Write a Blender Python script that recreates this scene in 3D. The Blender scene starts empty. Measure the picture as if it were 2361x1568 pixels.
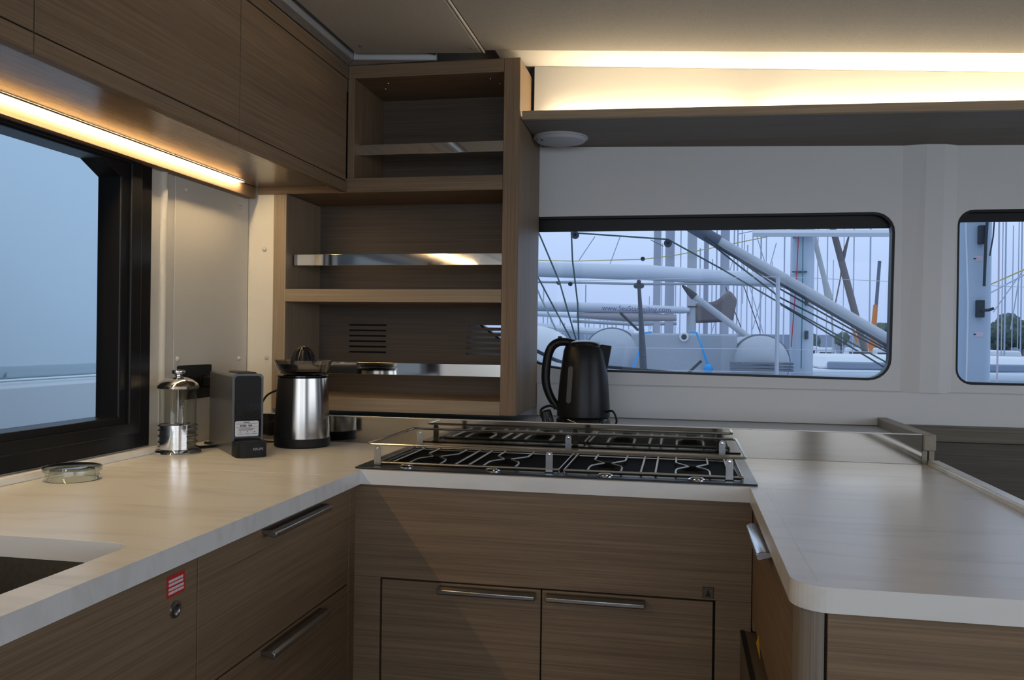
import bpy, bmesh, math, random
from mathutils import Vector, Matrix
random.seed(7)
PI = math.pi
S = bpy.context.scene
COL = S.collection

# ------------------------------------------------------------------ camera
FPX, YAW, PITCH, ROLL = 1982.17, 0.1935424, -0.00261524, 0.01321686
CAM = Vector((0, 0, 1.25))
_f = Vector((-math.sin(YAW)*math.cos(PITCH), math.cos(YAW)*math.cos(PITCH), math.sin(PITCH)))
_r = Vector((math.cos(YAW), math.sin(YAW), 0)); _u = _r.cross(_f)
R2 = _r*math.cos(ROLL)+_u*math.sin(ROLL); U2 = -_r*math.sin(ROLL)+_u*math.cos(ROLL)
cd = bpy.data.cameras.new('camera'); co = bpy.data.objects.new('camera', cd); COL.objects.link(co)
co.matrix_world = Matrix(((R2.x, U2.x, -_f.x, 0), (R2.y, U2.y, -_f.y, 0), (R2.z, U2.z, -_f.z, CAM.z), (0, 0, 0, 1)))
cd.sensor_width = 36; cd.lens = FPX/2361*36; cd.clip_start = .05; cd.clip_end = 500
S.camera = co

def at(px, py, Y):
    """world point at depth Y seen in that direction from the saloon"""
    d = R2*((px-1180.5)/FPX)+U2*(-(py-784)/FPX)+_f
    return CAM+d*(Y/d.y)

# ------------------------------------------------------------------ light
S.view_settings.view_transform = 'Standard'; S.view_settings.look = 'None'
S.view_settings.exposure = 0.0; S.view_settings.gamma = 1; S.view_settings.use_curve_mapping = False
W = bpy.data.worlds.new('overcast_sky'); S.world = W; W.use_nodes = True
nt = W.node_tree; nt.nodes.clear()
wo = nt.nodes.new('ShaderNodeOutputWorld'); bg = nt.nodes.new('ShaderNodeBackground')
tc = nt.nodes.new('ShaderNodeTexCoord'); sx = nt.nodes.new('ShaderNodeSeparateXYZ'); cr = nt.nodes.new('ShaderNodeValToRGB')
nt.links.new(tc.outputs['Generated'], sx.inputs[0]); nt.links.new(sx.outputs['Z'], cr.inputs[0])
cr.color_ramp.elements[0].position = 0.0; cr.color_ramp.elements[0].color = (.36, .455, .70, 1)
cr.color_ramp.elements[1].position = 0.35; cr.color_ramp.elements[1].color = (.68, .81, 1.0, 1)
nt.links.new(cr.outputs[0], bg.inputs[0]); bg.inputs[1].default_value = 1.28
nt.links.new(bg.outputs[0], wo.inputs[0])

def area(name, loc, rot, sx_, sy_, power, color):
    l = bpy.data.lights.new(name, 'AREA'); l.shape = 'RECTANGLE'; l.size = sx_; l.size_y = sy_
    l.energy = power; l.color = color
    o = bpy.data.objects.new(name, l); o.location = loc; o.rotation_euler = rot; COL.objects.link(o)
    return o
DAY = (.84, .92, 1.0)
# daylight entering by the saloon doors behind and by the long windows to the right
AFT = ((-3.2, -2.3), (-2.1, -1.2), (-1.0, .2), (.4, 1.0), (1.2, 2.4))
for a_, b_ in AFT:
    area('daylight_aft_door', ((a_+b_)/2, -2.58, 1.45), (PI/2, 0, 0), b_-a_, 1.22, 12.0*(b_-a_), DAY)
area('daylight_starboard_windows', (3.05, .4, 1.45), (PI/2, 0, PI/2), 3.0, .6, 20, DAY)

# ------------------------------------------------------------------ materials
def mat(name, color=(.8, .8, .8), rough=.5, metal=0, **k):
    m = bpy.data.materials.new(name); m.use_nodes = True
    b = m.node_tree.nodes['Principled BSDF']
    b.inputs['Base Color'].default_value = (*color, 1); b.inputs['Roughness'].default_value = rough
    b.inputs['Metallic'].default_value = metal
    for a, v in k.items(): b.inputs[a].default_value = v
    return m
def noisy(m, scale, c1, c2, stretch=(1, 1, 1), bump=0, detail=5, lo=.35, hi=.65, rough=None, dist=0):
    n = m.node_tree; b = n.nodes['Principled BSDF']
    t = n.nodes.new('ShaderNodeTexCoord'); mp = n.nodes.new('ShaderNodeMapping'); mp.inputs['Scale'].default_value = stretch
    ns = n.nodes.new('ShaderNodeTexNoise'); ns.inputs['Scale'].default_value = scale; ns.inputs['Detail'].default_value = detail
    ns.inputs['Distortion'].default_value = dist
    r = n.nodes.new('ShaderNodeValToRGB'); r.color_ramp.elements[0].position = lo; r.color_ramp.elements[1].position = hi
    r.color_ramp.elements[0].color = (*c1, 1); r.color_ramp.elements[1].color = (*c2, 1)
    n.links.new(t.outputs['Object'], mp.inputs[0]); n.links.new(mp.outputs[0], ns.inputs[0])
    n.links.new(ns.outputs[0], r.inputs[0]); n.links.new(r.outputs[0], b.inputs['Base Color'])
    if bump:
        bp = n.nodes.new('ShaderNodeBump'); bp.inputs['Strength'].default_value = bump; bp.inputs['Distance'].default_value = .001
        n.links.new(ns.outputs[0], bp.inputs['Height']); n.links.new(bp.outputs[0], b.inputs['Normal'])
    return m
def wood(name, axis, c1=(.125, .081, .046), c2=(.262, .176, .105), fine=1.0):
    m = mat(name, rough=.5); n = m.node_tree; b = n.nodes['Principled BSDF']
    b.inputs['Specular IOR Level'].default_value = .35
    t = n.nodes.new('ShaderNodeTexCoord')
    outs = []
    for sc, s_al, s_ac, det in ((1, 1.8, 200, 4), (1, 4.0, 480, 3), (1, .6, 34, 2)):
        mp = n.nodes.new('ShaderNodeMapping'); s = [s_ac*fine]*3; s['xyz'.index(axis)] = s_al
        mp.inputs['Scale'].default_value = s
        ns = n.nodes.new('ShaderNodeTexNoise'); ns.inputs['Scale'].default_value = sc; ns.inputs['Detail'].default_value = det
        n.links.new(t.outputs['Object'], mp.inputs[0]); n.links.new(mp.outputs[0], ns.inputs[0]); outs.append(ns.outputs[0])
    def mth(op, a, bb):
        q = n.nodes.new('ShaderNodeMath'); q.operation = op
        for i, v in enumerate((a, bb)):
            if isinstance(v, (int, float)): q.inputs[i].default_value = v
            else: n.links.new(v, q.inputs[i])
        return q.outputs[0]
    v = mth('ADD', mth('MULTIPLY', outs[0], .42), mth('ADD', mth('MULTIPLY', outs[1], .40), mth('MULTIPLY', outs[2], .18)))
    r = n.nodes.new('ShaderNodeValToRGB'); r.color_ramp.elements[0].position = .35; r.color_ramp.elements[1].position = .66
    r.color_ramp.elements[0].color = (*c1, 1); r.color_ramp.elements[1].color = (*c2, 1)
    n.links.new(v, r.inputs[0]); n.links.new(r.outputs[0], b.inputs['Base Color'])
    bp = n.nodes.new('ShaderNodeBump'); bp.inputs['Strength'].default_value = .25; bp.inputs['Distance'].default_value = .0006
    n.links.new(outs[1], bp.inputs['Height']); n.links.new(bp.outputs[0], b.inputs['Normal'])
    return m
def emis(name, color, strength):
    m = bpy.data.materials.new(name); m.use_nodes = True; n = m.node_tree; n.nodes.clear()
    o = n.nodes.new('ShaderNodeOutputMaterial'); e = n.nodes.new('ShaderNodeEmission')
    e.inputs[0].default_value = (*color, 1); e.inputs[1].default_value = strength; n.links.new(e.outputs[0], o.inputs[0]); return m
def pane(name, tint, refl=1.0):
    """thin sheet of glass: clear with a fresnel reflection"""
    m = bpy.data.materials.new(name); m.use_nodes = True; n = m.node_tree; n.nodes.clear()
    o = n.nodes.new('ShaderNodeOutputMaterial'); x = n.nodes.new('ShaderNodeMixShader'); t = n.nodes.new('ShaderNodeBsdfTransparent')
    g = n.nodes.new('ShaderNodeBsdfGlossy'); fr = n.nodes.new('ShaderNodeLayerWeight'); fr.inputs[0].default_value = .5
    pw = n.nodes.new('ShaderNodeMath'); pw.operation = 'POWER'; pw.inputs[1].default_value = 4.5; n.links.new(fr.outputs['Facing'], pw.inputs[0])
    ad = n.nodes.new('ShaderNodeMath'); ad.operation = 'MULTIPLY_ADD'; ad.inputs[1].default_value = .9; ad.inputs[2].default_value = .04; n.links.new(pw.outputs[0], ad.inputs[0])
    t.inputs[0].default_value = (*tint, 1); g.inputs['Roughness'].default_value = .01
    ml = n.nodes.new('ShaderNodeMath'); ml.operation = 'MULTIPLY'; ml.inputs[1].default_value = refl
    n.links.new(ad.outputs[0], ml.inputs[0]); n.links.new(ml.outputs[0], x.inputs[0])
    n.links.new(t.outputs[0], x.inputs[1]); n.links.new(g.outputs[0], x.inputs[2]); n.links.new(x.outputs[0], o.inputs[0]); return m

WX, WY, WZ = wood('oak_grain_x', 'x'), wood('oak_grain_y', 'y'), wood('oak_grain_z', 'z')
WXL = wood('light_oak_edge_x', 'x', (.21, .155, .10), (.34, .26, .175)); WZL = wood('light_oak_edge_z', 'z', (.21, .155, .10), (.34, .26, .175))
TOP = noisy(mat('solid_surface_stone', rough=.27, **{'Specular IOR Level': .38}), 1.0, (.60, .585, .56), (.71, .70, .68), (3.0, 13, 8), detail=4, lo=.22, hi=.5, dist=1.2)
TOP2 = mat('stone_joint', (.72, .705, .675), .3)
WALL = mat('white_gelcoat', (.61, .61, .61), .4)
CEIL = noisy(mat('warm_grey_headliner', rough=.85), 160, (.36, .335, .30), (.40, .375, .34))
CREAM = mat('cream_lacquer_panel', (.68, .64, .56), .5)
GREYTRIM = mat('grey_satin_trim', (.30, .30, .31), .3)
BLKFR = mat('black_window_frame', (.010, .010, .011), .35, **{'Specular IOR Level': .22})
BLK = mat('black_plastic', (.010, .010, .011), .32, **{'Specular IOR Level': .22})
BLKM = mat('black_matt_plastic', (.014, .014, .015), .5, **{'Specular IOR Level': .22})
BLKG = mat('black_gloss_plastic', (.01, .01, .011), .08)
GREYP = mat('dark_grey_plastic', (.095, .100, .108), .25)
CHR = mat('chrome', (.75, .75, .75), .08, 1)
STEEL = mat('brushed_steel', (.40, .375, .34), .2, 1)
HSTEEL = mat('dark_satin_steel', (.34, .335, .33), .28, 1)
MIRR = mat('polished_steel', (.33, .305, .27), .06, 1)
RAILM = mat('polished_rail_steel', (.80, .79, .77), .05, 1)
HOB = mat('dark_blue_enamelled_hob', (.016, .020, .030), .3, **{'Specular IOR Level': .3})
WELL = mat('black_burner_well', (.003, .003, .003), .7, **{'Specular IOR Level': .03})
BURN = mat('black_burner', (.006, .006, .006), .8, **{'Specular IOR Level': .1})
ROD = mat('worn_steel_rod', (.30, .28, .25), .35, 1)
SINK = noisy(mat('charcoal_composite', rough=.5, **{'Specular IOR Level': .22}), 200, (.010, .011, .013), (.018, .020, .023))
DARK = mat('dark_gap', (.006, .006, .006), .8)
WINP = pane('window_glass', (.94, .97, .99), .12)
GLASS = pane('clear_glass', (.97, .98, .975), 1.0)
GLASS2 = pane('dish_glass', (.93, .955, .95), 1.6)
CLEARP = pane('clear_grey_plastic', (.84, .84, .85), 3.0)
RED = mat('red_sticker', (.50, .015, .015), .5); WHT = mat('white_print', (.7, .66, .66), .6)
PAPER = mat('white_paper_label', (.62, .63, .66), .6); INK = mat('dark_ink', (.08, .08, .09), .6)
YEL = mat('yellow_sticker', (.62, .40, .01), .5)
WCAP = mat('ivory_screw_cap', (.62, .58, .50), .4)
WLAMP = mat('white_lamp_plastic', (.42, .42, .44), .5)
LED = emis('warm_led', (1.0, .74, .41), 88); COVE = emis('warm_cove_led', (1.0, .83, .56), 78)
LEDB = emis('warm_led_diode', (1.0, .85, .6), 60)
SAILW = mat('boat_white', (.60, .63, .70), .4); SAILG = mat('grey_sail_cover', (.25, .25, .30), .8)
HULLG = mat('grey_rib_fabric', (.30, .33, .38), .6); ALU = mat('spar_aluminium', (.38, .41, .47), .4)
ROPE = mat('dark_green_rope', (.05, .09, .09), .8); ROPEB = mat('blue_rope', (.05, .34, .75), .8); ROPED = mat('dark_rope', (.03, .04, .055), .8)
ROPER = mat('red_rope', (.45, .05, .08), .8); ROPEY = mat('yellow_rope', (.45, .38, .12), .8)
BRN = mat('brown_grey_sail', (.16, .14, .15), .9); ORG = mat('crane_orange', (.62, .20, .04), .5)
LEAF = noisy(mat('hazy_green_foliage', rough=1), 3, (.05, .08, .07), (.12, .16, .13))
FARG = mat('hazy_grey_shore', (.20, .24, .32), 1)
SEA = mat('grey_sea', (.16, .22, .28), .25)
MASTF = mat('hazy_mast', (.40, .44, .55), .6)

# ------------------------------------------------------------------ mesh builder
class MB:
    def __init__(s, T=None): s.bm = bmesh.new(); s.T = T
    def v(s, p):
        p = Vector(p); return s.bm.verts.new(s.T @ p if s.T else p)
    def face(s, pts):
        try: return s.bm.faces.new([s.v(p) for p in pts])
        except ValueError: return None
    def box(s, x0, x1, y0, y1, z0, z1):
        V = [s.v((x, y, z)) for x in (x0, x1) for y in (y0, y1) for z in (z0, z1)]
        for q in ((0, 1, 3, 2), (4, 6, 7, 5), (0, 4, 5, 1), (2, 3, 7, 6), (0, 2, 6, 4), (1, 5, 7, 3)): s.bm.faces.new([V[i] for i in q])
        return s
    def hexa(s, lo, hi):
        a = [s.v(p) for p in lo]; b = [s.v(p) for p in hi]; n = len(a)
        s.bm.faces.new(a[::-1]); s.bm.faces.new(b)
        for i in range(n): s.bm.faces.new([a[i], a[(i+1) % n], b[(i+1) % n], b[i]])
        return s
    def lathe(s, prof, c=(0, 0, 0), n=40, a0=0, a1=2*PI, sy=1.0):
        full = abs(a1-a0-2*PI) < 1e-6; m = n if full else n+1; rings = []
        for r, z in prof:
            if r < 1e-6: rings.append([s.v((c[0], c[1], c[2]+z))]); continue
            rings.append([s.v((c[0]+r*math.cos(a0+(a1-a0)*i/n), c[1]+sy*r*math.sin(a0+(a1-a0)*i/n), c[2]+z)) for i in range(m)])
        for A, B in zip(rings, rings[1:]):
            for i in range(n):
                j = (i+1) % m
                if len(A) == 1 and len(B) == 1: continue
                if len(A) == 1: q = [A[0], B[j], B[i]]
                elif len(B) == 1: q = [A[i], A[j], B[0]]
                else: q = [A[i], A[j], B[j], B[i]]
                try: s.bm.faces.new(q)
                except ValueError: pass
        return s
    def tube(s, pts, r, n=10, closed=False, caps=True):
        P = [Vector(p) for p in pts]; R = r if isinstance(r, (list, tuple)) else [r]*len(P); rings = []; L = len(P)
        up = None
        for i, p in enumerate(P):
            a = P[(i-1) % L] if (i or closed) else P[0]; b = P[(i+1) % L] if (i < L-1 or closed) else P[-1]
            t = (b-a).normalized()
            if up is None: up = Vector((0, 0, 1)) if abs(t.z) < .9 else Vector((1, 0, 0))
            x = t.cross(up).normalized(); y = x.cross(t).normalized(); up = y
            rings.append([s.v(p+(x*math.cos(2*PI*k/n)+y*math.sin(2*PI*k/n))*R[i]) for k in range(n)])
        for i in range(L if closed else L-1):
            A, B = rings[i], rings[(i+1) % L]
            off = 0
            if closed and i == L-1:
                off = min(range(n), key=lambda o: sum((A[k].co-B[(k+o) % n].co).length for k in range(n)))
            for k in range(n):
                try: s.bm.faces.new([A[k], A[(k+1) % n], B[(k+1+off) % n], B[(k+off) % n]])
                except ValueError: pass
        if caps and not closed: s.bm.faces.new(rings[0][::-1]); s.bm.faces.new(rings[-1])
        return s
    def ball(s, c, r, n=16, sc=(1, 1, 1)):
        prof = [(r*math.sin(PI*i/n), -r*math.cos(PI*i/n)*sc[2]) for i in range(n+1)]; prof[0] = (0, prof[0][1]); prof[-1] = (0, prof[-1][1])
        return s.lathe(prof, c, n*2)
    def plate(s, outer, holes, f0, f1):
        """flat plate with holes; f0/f1 map (u,v) to its two faces"""
        loops = [outer]+list(holes)
        for f in (f0, f1):
            E = []
            for lp in loops:
                V = [s.v(f(u, v)) for u, v in lp]
                E += [s.bm.edges.new((V[i], V[(i+1) % len(V)])) for i in range(len(V))]
            bmesh.ops.triangle_fill(s.bm, edges=E, use_beauty=True, use_dissolve=False)
        for lp in loops:
            for i in range(len(lp)):
                a, b = lp[i], lp[(i+1) % len(lp)]
                s.bm.faces.new([s.v(f0(*a)), s.v(f0(*b)), s.v(f1(*b)), s.v(f1(*a))])
        return s
    def build(s, name, m, parent=None, bevel=0, smooth=True, local=False, seg=2, angle=35):
        bm = s.bm
        bmesh.ops.remove_doubles(bm, verts=bm.verts, dist=1e-6)
        if parent and not local:
            w = wloc(parent)
            bmesh.ops.translate(bm, vec=-w, verts=bm.verts)
        bmesh.ops.recalc_face_normals(bm, faces=bm.faces)
        me = bpy.data.meshes.new(name); bm.to_mesh(me); bm.free()
        me.materials.append(m)
        o = bpy.data.objects.new(name, me); COL.objects.link(o)
        if parent: o.parent = parent
        if bevel:
            b = o.modifiers.new('bevel', 'BEVEL'); b.width = bevel; b.segments = seg; b.limit_method = 'ANGLE'; b.angle_limit = math.radians(30)
        if smooth:
            for p in me.polygons: p.use_smooth = True
            me.set_sharp_from_angle(angle=math.radians(angle))
        return o
def wloc(o):
    v = Vector((0, 0, 0))
    while o: v = v+o.location; o = o.parent
    return v
def tag(o, label=None, cat=None, group=None, kind=None):
    if label: o['label'] = label
    if cat: o['category'] = cat
    if group: o['group'] = group
    if kind: o['kind'] = kind
    return o
def thing(name, label, cat, loc=(0, 0, 0), rz=0, group=None):
    o = bpy.data.objects.new(name, None); o.location = loc; o.rotation_euler = (0, 0, rz); o.empty_display_size = .05
    COL.objects.link(o); return tag(o, label, cat, group)
def dup(o, dloc=(0, 0, 0), parent=None):
    kids = [c for c in COL.objects if c.parent == o]
    c = o.copy(); COL.objects.link(c); c.location = o.location+Vector(dloc)
    if parent is not None: c.parent = parent
    for k in kids: dup(k, (0, 0, 0), c)
    return c
def B(x0, x1, y0, y1, z0, z1, name, m, parent=None, bevel=0, **k):
    return MB().box(x0, x1, y0, y1, z0, z1).build(name, m, parent, bevel, **k)
def struct(o): o['kind'] = 'structure'; return o
def rrect(x0, x1, y0, y1, r, n=6):
    P = []
    rr = r if isinstance(r, (list, tuple)) else [r]*4
    for (cx, cy, a), q in zip(((x1-rr[0], y1-rr[0], 0), (x0+rr[1], y1-rr[1], PI/2), (x0+rr[2], y0+rr[2], PI), (x1-rr[3], y0+rr[3], 3*PI/2)), rr):
        if q < 1e-6: P.append((cx, cy)); continue
        P += [(cx+q*math.cos(a+PI/2*i/n), cy+q*math.sin(a+PI/2*i/n)) for i in range(n+1)]
    return P

# ------------------------------------------------------------------ room shell
struct(B(-3.6, 3.2, -2.7, 3.3, -.05, 0, 'floor', wood('floor_oak', 'y')))
WIN2 = [(-.80, 1.60), (-.80, 1.36), (-.72, 1.29), (-.65, 1.24), (-.57, 1.19), (-.505, 1.156), (-.46, 1.143), (-.41, 1.136), (-.3, 1.133)]
WIN2 += [(.62+.075*math.sin(a), 1.197-.075*math.cos(a)) for a in [i*PI/12 for i in range(7)]]
WIN2 += [(.632+.068*math.cos(a), 1.621+.068*math.sin(a)) for a in [i*PI/12 for i in range(7)]]
WIN2 += [(-.72, 1.689)]
WIN3 = rrect(.893, 1.9, 1.115, 1.692, .05)
MB().plate([(-1.6, .2), (3.2, .2), (3.2, 2.3), (-1.6, 2.3)], [WIN2, WIN3], lambda u, v: (u, 3.07, v), lambda u, v: (u, 3.13, v)).build('wall_front', WALL, smooth=False)
struct(bpy.data.objects['wall_front'])
def inset(lp, d):
    n = len(lp); out = []
    A = sum(lp[i][0]*lp[(i+1) % n][1]-lp[(i+1) % n][0]*lp[i][1] for i in range(n)); sg = 1 if A > 0 else -1
    for i in range(n):
        p0, p1, p2 = Vector(lp[i-1]), Vector(lp[i]), Vector(lp[(i+1) % n])
        e1 = (p1-p0).normalized(); e2 = (p2-p1).normalized()
        nn = (Vector((-e1.y, e1.x))+Vector((-e2.y, e2.x))).normalized()*sg
        k = max(.5, nn.dot(Vector((-e1.y, e1.x))*sg)); out.append(tuple(p1+nn*(d/k)))
    return out
def flush_window(name, lp, ztop, x0, x1, d=.008):
    o = MB().plate(lp, [inset(lp, d)], lambda u, v: (u, 3.075, v), lambda u, v: (u, 3.115, v)).build(name, BLKFR, smooth=False)
    struct(o)
    MB().plate(inset(lp, d-.002), [], lambda u, v: (u, 3.110, v), lambda u, v: (u, 3.114, v)).build('window_pane', WINP, o, smooth=False)
    hi = [p for p in inset(lp, d-.001) if p[1] > ztop]
    hi = [p for p in hi]; xs = sorted(hi)
    pts = [(x0, ztop), (x1, ztop)]+sorted(hi, key=lambda p: -p[0])
    MB().plate(pts, [], lambda u, v: (u, 3.104, v), lambda u, v: (u, 3.109, v)).build('black_border', BLKFR, o, smooth=False)
    return o
flush_window('window_2', WIN2, 1.638, -.79, .692)
flush_window('window_3', WIN3, 1.655, .90, 1.89)
# moulded ribs between the windows and the long moulding under them
MB().hexa([(.722, 3.07, 1.085), (.778, 3.055, 1.085), (.838, 3.055, 1.085), (.88, 3.07, 1.085)], [(.722, 3.07, 1.95), (.792, 3.055, 1.95), (.848, 3.055, 1.95), (.892, 3.07, 1.95)]).build('trim_1', WALL, smooth=False)
struct(bpy.data.objects['trim_1'])
struct(MB().hexa([(-.507, 3.058, .972), (2.2, 3.058, .972), (2.2, 3.07, .972), (-.507, 3.07, .972)], [(-.507, 3.064, 1.085), (2.2, 3.064, 1.085), (2.2, 3.07, 1.09), (-.507, 3.07, 1.09)]).build('trim_2', WALL, bevel=.002, smooth=False))
# left wall with the big framed window
W1 = [(.35, .94), (2.13, .94), (2.13, 1.72), (.35, 1.72)]
MB().plate([(-2.7, 0), (2.75, 0), (2.75, 2.3), (-2.7, 2.3)], [W1], lambda u, v: (-1.437, u, v), lambda u, v: (-1.52, u, v)).build('wall_left', CREAM, smooth=False)
struct(bpy.data.objects['wall_left'])
fr = struct(MB().plate(W1, [[(.45, 1.03), (1.996, 1.03), (1.996, 1.655), (1.925, 1.690), (.45, 1.690)]], lambda u, v: (-1.43, u, v), lambda u, v: (-1.50, u, v)).build('window_1', BLKFR, smooth=False, bevel=.004))
MB().plate([(.44, 1.02), (2.01, 1.02), (2.01, 1.70), (.44, 1.70)], [], lambda u, v: (-1.480, u, v), lambda u, v: (-1.484, u, v)).build('window_pane', WINP, fr, smooth=False)
MB().plate([(.40, .98), (2.075, .98), (2.075, 1.71), (.40, 1.71)], [[(.43, 1.01), (2.03, 1.01), (2.03, 1.695), (.43, 1.695)]], lambda u, v: (-1.422, u, v), lambda u, v: (-1.432, u, v)).build('sash', BLKFR, fr, smooth=False, bevel=.003)
# wall panelling in the corner, fixed with screw caps
p3 = struct(B(-1.437, -1.434, 2.245, 2.672, .92, 1.745, 'trim_3', CREAM, bevel=.002))
MB().tube([(-1.437, 2.19, .93), (-1.437, 2.19, 1.74)], .012, 12).build('corner_bead', CREAM, p3)
p4 = struct(B(-1.437, -1.343, 2.676, 2.69, .92, 1.745, 'trim_4', CREAM, bevel=.002))
cap = MB().ball((-1.433, 2.298, 1.674), .0075, 8).build('screw_cap', WCAP, p3)
for dy, dz in ((2.615, 1.669), (2.262, 1.176), (2.616, 1.169)): dup(cap, (0, dy-2.298, dz-1.674))
cap = MB().ball((-1.376, 2.675, 1.536), .0075, 8).build('screw_cap', WCAP, p4)
dup(cap, (.013, 0, 1.172-1.536))
# aft bulkhead and starboard side with their openings (daylight comes in there, seen only in reflections)
def dayopen(nm, plane, us, z0, z1, c0, c1, m):
    holes = [rrect(a, b, z0, z1, .04, 3) for a, b in us]
    return struct(MB().plate([(c0, 0), (c1, 0), (c1, 2.3), (c0, 2.3)], holes, *plane).build(nm, m, smooth=False))
dayopen('wall_aft', (lambda u, v: (u, -2.62, v), lambda u, v: (u, -2.70, v)), AFT, .83, 2.07, -3.6, 3.2, WALL)
dayopen('wall_right', (lambda u, v: (3.12, u, v), lambda u, v: (3.20, u, v)), [(-2.2, -.8), (-.6, .8), (1.0, 2.6)], 1.1, 1.8, -2.7, 3.13, WALL)
struct(B(-3.6, -1.52, -.2, -.12, 0, 2.3, 'wall_left_return', WALL, smooth=False))
bpy.data.objects['wall_left_return'].name = 'wall_left.001'
# ceiling: flat headliner over the galley, sloping one to the right, recess above the light cove
c1 = struct(MB().hexa([(-1.03, -2.7, 2.150), (-.628, -2.7, 2.150), (-.628, 2.655, 2.150), (-1.03, 2.60, 2.150)], [(-1.03, -2.7, 2.165), (-.628, -2.7, 2.165), (-.628, 2.655, 2.165), (-1.03, 2.60, 2.165)]).build('ceiling', CEIL, bevel=.005, smooth=False))
sl = lambda x: 2.152-.0565*(x+.6)
MB().hexa([(-.618, -2.7, sl(-.618)), (3.2, -2.7, sl(3.2)), (3.2, 2.64, sl(3.2)), (-.618, 2.64, sl(-.618))], [(-.618, -2.7, sl(-.618)+.015), (3.2, -2.7, sl(3.2)+.015), (3.2, 2.64, sl(3.2)+.015), (-.618, 2.64, sl(-.618)+.015)]).build('ceiling', CEIL, bevel=.004, smooth=False)
struct(bpy.data.objects['ceiling.001'])
sc = MB().lathe([(0, -.0015), (.004, -.001), (.005, .0005)], (-.989, 2.53, 2.150), 12).build('screw', HSTEEL, c1); dup(sc, (.335, .075, 0))
struct(B(-3.6, 3.2, -2.7, 3.13, 2.20, 2.25, 'ceiling_top', WALL, smooth=False)); bpy.data.objects['ceiling_top'].name = 'ceiling.002'
struct(MB().tube([(-.623, -2.7, 2.1535), (-.623, 2.655, 2.1535)], .004, 8).build('trim_5', mat('pale_seam_bead', (.6, .55, .45), .5)))
c0_ = lambda x: 2.172-.0600*(x+.51)
struct(MB().hexa([(-.60, 2.60, c0_(-.6)), (3.1, 2.60, c0_(3.1)), (3.1, 3.07, c0_(3.1)), (-.60, 3.07, c0_(-.6))], [(-.60, 2.60, c0_(-.6)+.012), (3.1, 2.60, c0_(3.1)+.012), (3.1, 3.07, c0_(3.1)+.012), (-.60, 3.07, c0_(-.6)+.012)]).build('ceiling', mat('cove_white', (.70, .68, .64), .6), smooth=False))
# grey cornice around the headliner
struct(MB().hexa([(-1.083, -.5, 2.137), (-1.045, -.5, 2.137), (-1.045, 2.615, 2.137), (-1.083, 2.67, 2.137)], [(-1.083, -.5, 2.20), (-1.04, -.5, 2.20), (-1.04, 2.61, 2.20), (-1.083, 2.67, 2.20)]).build('trim_6', GREYTRIM, bevel=.004))
struct(MB().hexa([(-1.083, 2.67, 2.137), (-1.045, 2.615, 2.137), (-.78, 2.664, 2.1385), (-.78, 2.67, 2.1385)], [(-1.083, 2.67, 2.195), (-1.04, 2.61, 2.195), (-.78, 2.655, 2.150), (-.78, 2.67, 2.195)]).build('trim_7', GREYTRIM, bevel=.002))

# ------------------------------------------------------------------ light cove over the windows
fs = lambda x: 1.970-.0165*(x+.505)
us = lambda x: 1.940-.025*(x+.505)
cv = thing('cove_shelf', 'long oak light shelf under the ceiling with a glowing recess, above the front windows', 'shelf', (-.5, 2.68, 1.94))
def strip(name, m, par, x0, x1, f, bevel=0):
    a, b = f(x0), f(x1)   # each: list of (y,z) loop
    return MB().hexa([(x0, y, z) for y, z in a], [(x1, y, z) for y, z in b]).build(name, m, par, bevel, smooth=False)
strip('front_lip', WXL, cv, -.502, 2.6, lambda x: [(2.68, fs(x)-.027), (2.68, fs(x)), (2.70, fs(x)), (2.70, fs(x)-.027)], .002)
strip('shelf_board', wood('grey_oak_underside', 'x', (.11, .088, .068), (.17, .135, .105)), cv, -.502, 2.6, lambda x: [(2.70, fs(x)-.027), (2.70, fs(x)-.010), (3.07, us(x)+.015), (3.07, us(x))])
pl = strip('back_panel', mat('cove_panel_white', (.72, .68, .60), .5), cv, -.497, 2.6, lambda x: [(2.872, fs(x)-.006), (2.872, c0_(x)-.001), (2.885, c0_(x)-.001), (2.885, fs(x)-.006)])
strip('side_gap', DARK, cv, -.506, -.498, lambda x: [(2.88, fs(x)-.006), (2.88, c0_(x)-.002), (2.89, c0_(x)-.002), (2.89, fs(x)-.006)])
strip('led_strip', COVE, cv, -.44, .18, lambda x: [(2.845, fs(x)+.001), (2.845, fs(x)+.006), (2.857, fs(x)+.006), (2.857, fs(x)+.001)])
strip('led_strip', COVE, cv, .24, 2.5, lambda x: [(2.845, fs(x)+.001), (2.845, fs(x)+.006), (2.857, fs(x)+.006), (2.857, fs(x)+.001)])
dl = thing('dome_lamp', 'round white unlit lamp fixed beneath the oak light shelf beside the kettle corner', 'lamp', (-.412, 3.0-.075, 1.945))
yz = 2.925; zz = us(-.41)+.003
MB().lathe([(0, -.024), (.060, -.0225), (.082, -.017), (.088, -.008), (.090, 0)], (-.412, yz, zz), 48, sy=.95).build('diffuser', WLAMP, dl)
MB().lathe([(.088, -.008), (.093, -.007), (.093, .0035), (0, .0035)], (-.412, yz, zz), 48, sy=.95).build('ring', WLAMP, dl)
MB().lathe([(0, -.003), (.004, -.003), (.005, 0)], (-.470, yz-.045, zz-.0175), 12).build('screw', BLKM, dl)

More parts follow.
